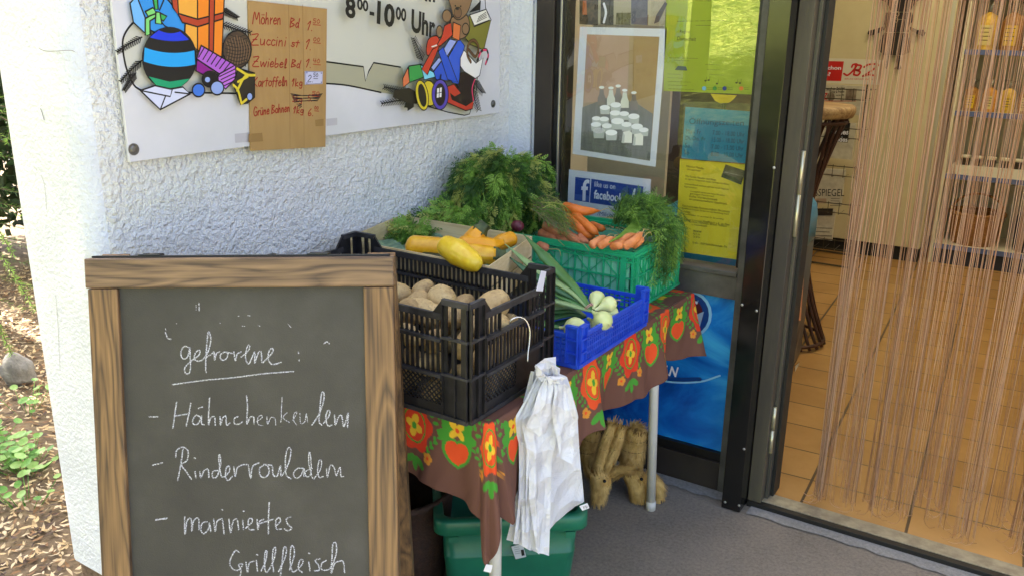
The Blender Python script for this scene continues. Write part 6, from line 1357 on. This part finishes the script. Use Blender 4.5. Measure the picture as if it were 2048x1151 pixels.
a_.line([z4(512, 548), z4(540, 560), z4(585, 520), z4(610, 480), z4(580, 482), z4(570, 500)], .011, HR); a_.line([z4(600, 484), z4(585, 555)], .011, HR); a_.line([z4(600, 484), z4(640, 490), z4(625, 520), z4(595, 520), z4(632, 535), z4(615, 560), z4(585, 556)], .011, HR); a_.line([z4(662, 500), z4(700, 480), z4(768, 484), z4(690, 545), z4(650, 568), z4(700, 556), z4(752, 566)], .011, HR); a_.text('BERLINS GRÖSSTE ZEITUNG', z4(518, 592), z4(748, 598), z4(518, 578), HR, 0)
a_.build('print', hd)
# rattan pedestal table
pd = thing('rattan_table', 'round wooden table top on flared dark rattan strands just inside the doorway', 'side table', (.60, 1.62, 0)); RAT = M('dark rattan', '33190f', .5, '4a2818', 30, bmp=.001, bs=80)
pc = Vector((.60, 1.62, 0)); b = MB(); b.lathe([(0, 1.165), (.205, 1.165), (.215, 1.158), (.217, 1.135), (.205, 1.112), (.0, 1.11)], 40, wood('light turned wood', 'x', '7a5a34', 'b89a6a', .8), (pc.x, pc.y, 0)); b.build('tabletop', None, pd)
b = MB()
for k in range(26):
    a = k*2*math.pi/26; tw = 1.1
    b.tube([(pc.x+r_*math.cos(a+tw*t), pc.y+r_*math.sin(a+tw*t), z) for t, z, r_ in [(t, 1.11-1.10*t, .06+.135*(abs(2*t-.95)**1.6)) for t in np.linspace(0, 1, 22)]], .008, 6)
b.build('rattan_strands', RAT, pd)
for z, r_ in ((.03, .20), (.60, .072), (1.09, .185)):
    b = MB(); b.tube([(pc.x+r_*math.cos(a), pc.y+r_*math.sin(a), z) for a in np.linspace(0, 6.283, 30)], .009, 6); b.build('binding_ring', RAT, pd)
# ice cream freezer with blue lid, behind the glass
fz = thing('chest_freezer', 'grey chest freezer with rounded blue lid and stickers just inside the doorway', 'freezer', (.55, .85, 0))
b = MB(); A, B2, C_, D_ = Vector((.30, .34, 0)), Vector((.855, .42, 0)), Vector((.755, 1.42, 0)), Vector((.22, 1.36, 0))
def fring(z, s_): 
    c = (A+B2+C_+D_)/4; P4 = [c+(p-c)*s_ for p in (A, B2, C_, D_)]; o = []
    for i in range(4):
        p, q, r_ = P4[i-1], P4[i], P4[(i+1) % 4]; a0 = q+(p-q).normalized()*.05; a2_ = q+(r_-q).normalized()*.05
        for t in (0, .25, .5, .75, 1): w_ = (1-t)*(1-t)*a0+2*t*(1-t)*q+t*t*a2_; o.append((w_.x, w_.y, z))
    return o
loft(b, [fring(.02, .97), fring(.06, 1), fring(.60, 1)], M('freezer grey', '4a4a4c', .4, '3c3c40', 4), (True, True)); b.build('freezer_body', None, fz)
b = MB(); loft(b, [fring(.601, 1.01), fring(.70, 1.01), fring(.75, .985), fring(.78, .93), fring(.785, .8)], M('freezer blue lid', '2a86b4', .3), (True, True)); b.build('lid', None, fz)
FZP = Plane((B2+C_)/2+Vector((0, 0, .3)), (C_-B2), (0, 0, 1)); a_ = Art(FZP, .003, .0003)
a_.poly([(1601, 560), (1606, 556), (1600, 640), (1595, 640)], M('sticker orange', 'b8622c', .4, 'd9b090', 60)); a_.poly([(1592, 690), (1600, 655), (1596, 680), (1588, 712)], M('sticker pale', 'a59c90', .4, '5a4a44', 60)); a_.poly([(1589, 730), (1597, 724), (1595, 745), (1588, 750)], M('sticker white', 'd5d0c0', .4)); a_.build('sticker', fz)
# wall shelves with goods
shf = thing('wall_shelf_unit', 'white shelf unit with blue edges holding bags of pasta at the right', 'shelf', (1.6, 4, 0)); SW = M('shelf cream', 'd6cfb6', .5); SBL = M('shelf blue edge', '5a6a9a', .5)
SX0, SX1, SY = .98, 2.4, 3.72; b = MB(); b.box((SX0, SY, 0), (SX0+.02, 4.2, 2.3)); b.build('side_panel', SW, shf); b = MB(); b.box((SX1-.02, SY, 0), (SX1, 4.2, 2.3)); b.build('side_panel', SW, shf)
b = MB(); b.box((SX0+.021, 4.18, 0), (SX1-.021, 4.2, 2.3)); b.build('back_panel', CREAM, shf)
ZS_ = (.13, .60, 1.005, 1.385, 1.75)
for k, z in enumerate(ZS_):
    b = MB(); b.box((SX0+.021, SY+.006, z-.022), (SX1-.021, 4.178, z)); s_ = b.build('shelf_board', SW, shf); b = MB(); b.box((SX0+.021, SY, z-.028), (SX1-.021, SY+.0055, z+.004)); b.build('blue_edge', SBL, s_)
b = MB(); b.box((SX0+.021, SY+.02, 0), (SX1-.021, SY+.04, .1)); b.build('toe_board', M('dark toe board', '2a2c3a', .6), shf)
FILM = glass_mat('clear bag film', .05, .15); PASTA = [M('yellow noodles', 'c99a2c', .6, 'e0bd55', 50, bmp=.004, bs=60), M('brown noodles', '8a5a24', .6, 'b98a44', 50, bmp=.004, bs=60), M('orange noodles', 'c07a22', .6, 'dba240', 50, bmp=.004, bs=60)]; LBY = M('yellow pack label', 'd9b224', .5)
def pack(x, z, h, w_, k, label, y=3.82):
    r_ = thing('pasta_bag', label, 'bag of pasta', (x, y, z), 'bags of pasta on the shelf'); b = MB(); rn = random.Random(k)
    rings = [(w_*.46, .0), (w_*.52, h*.12), (w_*.5, h*.55), (w_*.4, h*.68), (w_*.1, h*.76)]; b.lathe(rings, 14, PASTA[k % 3], (x, y, z), mod=lambda t, q: 1+.08*math.sin(3*q+k)+.05*math.sin(9*q+t*9)); b.build('noodles', None, r_)
    b = MB(); b.lathe([(w_*.08, h*.74), (w_*.12, h*.8), (w_*.3, h), (w_*.02, h*.98)], 12, FILM, (x, y, z), mod=lambda t, q: 1+.3*math.cos(6*q)); b.build('tied_film', None, r_)
    b = MB(); b.box((x-w_*.3, y-w_*.56, z+h*.1), (x+w_*.3, y-w_*.54, z+h*.5)); a_ = b.build('label', LBY if k % 2 else M('pale pack label', 'd8c67c', .5), r_)
    at2 = Art(Plane((x-w_*.3, y-w_*.56, z), (1, 0, 0), (0, 0, 1)), .0008, .0003)
    for t in range(4): at2.rib([(w_*.06, h*(.44-.08*t)), (w_*(.5-.06*(t % 2)), h*(.44-.08*t))], .0045, M('pack ink', '5a4a1c', .6))
    at2.build('label_print', a_)
posn = ['beside the cabinet', 'second from the cabinet', 'third from the cabinet', 'fourth from the cabinet', 'fifth from the cabinet', 'sixth from the cabinet']
for k in range(4): pack(1.10+.135*k, 1.386, .30, .12, k, 'tall bag of noodles on the upper shelf, '+posn[k])
for k in range(6): pack(1.07+.105*k, 1.006, .20, .085, k+1, 'short tied bag of noodles on the lower shelf, '+posn[k])
for k in range(4): pack(1.62+.135*k, 1.386, .30, .12, k+2, 'tall bag of noodles on the upper shelf at the right picture edge') if k < 1 else None
for k in range(7):
    x = 1.10+.075*k; r_ = thing('white_jar', 'small white lidded jar in the shelf row above the wicker basket, '+(posn[k] if k < 6 else 'last of the row'), 'jar', (x, 3.80, .63), 'white jars on the shelf'); b = MB(); b.lathe([(0, 0), (.026, 0), (.028, .035), (.024, .045), (0, .045)], 14, M('dark jar glass', '3a2c1c', .3), (x, 3.80, .662)); b.build('jar_body', None, r_); b = MB(); b.lathe([(0, .0455), (.028, .0455), (.028, .062), (0, .063)], 14, M('white jar lid', 'e0dac4', .5), (x, 3.80, .662)); b.build('lid', None, r_)
b = MB(); b.box((1.03, 3.75, .6015), (1.66, 4.0, .66)); tag(b.build('white_tray', M('white tray', 'dcd6c2', .5)), 'long white tray under the row of white jars on the shelf', 'tray')
WKR = M('light wicker', '8a5a2a', .7, 'b5834a', 60, bmp=.005, bs=70, scale=(1, 1, 4))
bk = thing('wicker_basket', 'round light wicker basket standing on the lowest shelf inside the shop', 'basket', (1.215, 3.9, .131)); b = MB()
b.lathe([(0, .0), (.13, .0), (.145, .05), (.158, .15), (.165, .20), (.155, .205), (.142, .15), (.13, .02), (0, .012)], 72, WKR, (1.215, 3.9, .131), mod=lambda t, q: 1+.018*math.cos(36*q)*math.cos(t*70)); b.build('basket_body', None, bk)
b = MB(); b.tube([(1.215+.162*math.cos(a), 3.9+.162*math.sin(a), .338+.004*math.sin(22*a)) for a in np.linspace(0, 6.283, 90)], .012, 8); b.build('braided_rim', WKR, bk)
b = MB(); b.tube([(1.215+.155*math.cos(a), 3.9, .335+.13*math.sin(a)) for a in np.linspace(0, math.pi, 24)], .008, 8); b.build('handle', WKR, bk)
b = MB(); b.lathe([(.0, 0), (.10, 0), (.11, .02), (.115, .22), (.10, .25), (0, .25)], 24, None, (1.56, 3.86, .131)); tag(b.build('black_pot', M('black pot', '14100e', .5)), 'black rounded pot beside the wicker basket on the lowest shelf', 'pot')
# cream display board and parcels seen through the glass
b = MB(); b.box((.12, .36, .90), (.44, .38, 2.2)); tag(b.build('display_board', M('cream display board', 'cdc7b0', .6, 'c3bca3', 5)), 'cream display board standing behind the posters in the window', 'board')
b = MB(); b.ball((.62, .75, .90), (.11, .10, .115), sub=3, fn=lambda v: 1+.05*math.sin(5*v.x+4*v.z)); b.tube([(.62, .75, 1.0), (.61, .75, 1.05), (.63, .74, 1.09)], [.05, .02, .035], 10); tag(b.build('amber_sack', M('amber sack', 'b98a2e', .5, '8f6420', 12, bmp=.004, bs=40)), 'amber coloured sack on the freezer lid seen through the window', 'sack')
dc = thing('darkening_cupboard', 'added dark brown cupboard by the left room wall, darkening the gap between the posters in the window', 'cupboard', (0, 2.3, 0))  # cupboard added to darken the view between the posters
b = MB(); b.box((-.19, 1.6, 0), (.2, 3.0, 1.9)); b.build('cupboard_body', M('dark brown cupboard', '4a413b', .5, '5a4e46', 6), dc, bevel=.004)
b = MB(); b.box((.2005, 1.62, .05), (.215, 2.295, 1.87)); b.build('door', M('dark brown cupboard door', '51463f', .45), dc, bevel=.003); b = MB(); b.box((.2005, 2.305, .05), (.215, 2.98, 1.87)); b.build('door', M('dark brown cupboard door', '51463f', .45), dc, bevel=.003)
# ceiling lamps of the shop (above the picture)
for (x, y) in ((.9, 1.3), (2.4, 1.5), (1.3, 2.9), (2.9, 3.3)):
    r_ = thing('ceiling_light', 'long warm ceiling light inside the shop', 'ceiling light', (x, y, 2.68), 'ceiling lights in the shop'); b = MB(); b.box((x-.62, y-.09, 2.70), (x+.62, y+.09, 2.751)); b.build('housing', M('lamp housing', 'd8d6d0', .5), r_)
    b = MB(); b.box((x-.6, y-.075, 2.675), (x+.6, y+.075, 2.699)); mt, n, bs2, o = nodes('warm tube light'); bs2.inputs['Emission Color'].default_value = (1, .85, .58, 1); bs2.inputs['Emission Strength'].default_value = LAMP; b.build('diffuser', mt, r_)

# ================================================================== STRING CURTAIN IN THE DOORWAY
cur = thing('string_curtain', 'curtain of thin reddish brown strings hanging in bundles in the open doorway', 'curtain', (1.6, .1, 2.2))
THR = [M('curtain thread', 'd9ad88', .7, trans=.3), M('curtain thread light', 'e8c6a6', .7, trans=.3), M('curtain thread dark', 'b48a68', .7, trans=.3)]
b = MB(); b.tube([(1.04, .10, 2.27), (2.29, .10, 2.27)], .010, 10); b.build('curtain_rod', M('curtain rod', '7a6a58', .4, metal=.4), cur)
rn = random.Random(9); x = 1.165; nb = 0; CX1 = 2.25
while x < CX1 and nb < 98:
    nb += 1; n = rn.randint(4, 11) if x > 1.2 else 14; b = MB(); sp = rn.uniform(.002, .0045)*n; low = .02+abs(rn.gauss(0, .03))+(.07 if rn.random() < .2 else 0); yb = .10+rn.uniform(-.02, .03); xd = rn.uniform(-.02, .012)
    for k in range(n):
        xt = x+rn.uniform(-.5, .5)*sp*2.2; xb = x+xd+rn.uniform(-.5, .5)*sp*(1 if x > 1.2 else .5); q = []; tw = rn.uniform(0, 6); lo = low+rn.uniform(-.012, .03)
        for t in np.linspace(0, 1, 12):
            w_ = (.004*math.sin(t*7+tw)+.004*math.sin(t*15+tw*2))*t**3; q.append((xt+(xb-xt)*t+w_, .10+(yb-.10)*t+rn.uniform(-.0007, .0007)+.004*math.sin(t*5+tw)*t*t, 2.265+(lo-2.265)*t))
        if rn.random() < .3:
            e = q[-1]; s_ = rn.choice((-1, 1)); q += [(e[0]+s_*.008, e[1]-.006, max(.012, e[2]-.012)), (e[0]+s_*.02, e[1]-.010, max(.010, e[2]-.018)), (e[0]+s_*.034, e[1]-.012, max(.012, e[2]-.010))]
        b.tube(q, rn.uniform(.0006, .0010), 3, rn.choice(THR), cap=False)
    b.build('string_bundle', None, cur)
    x += rn.uniform(.009, .024)
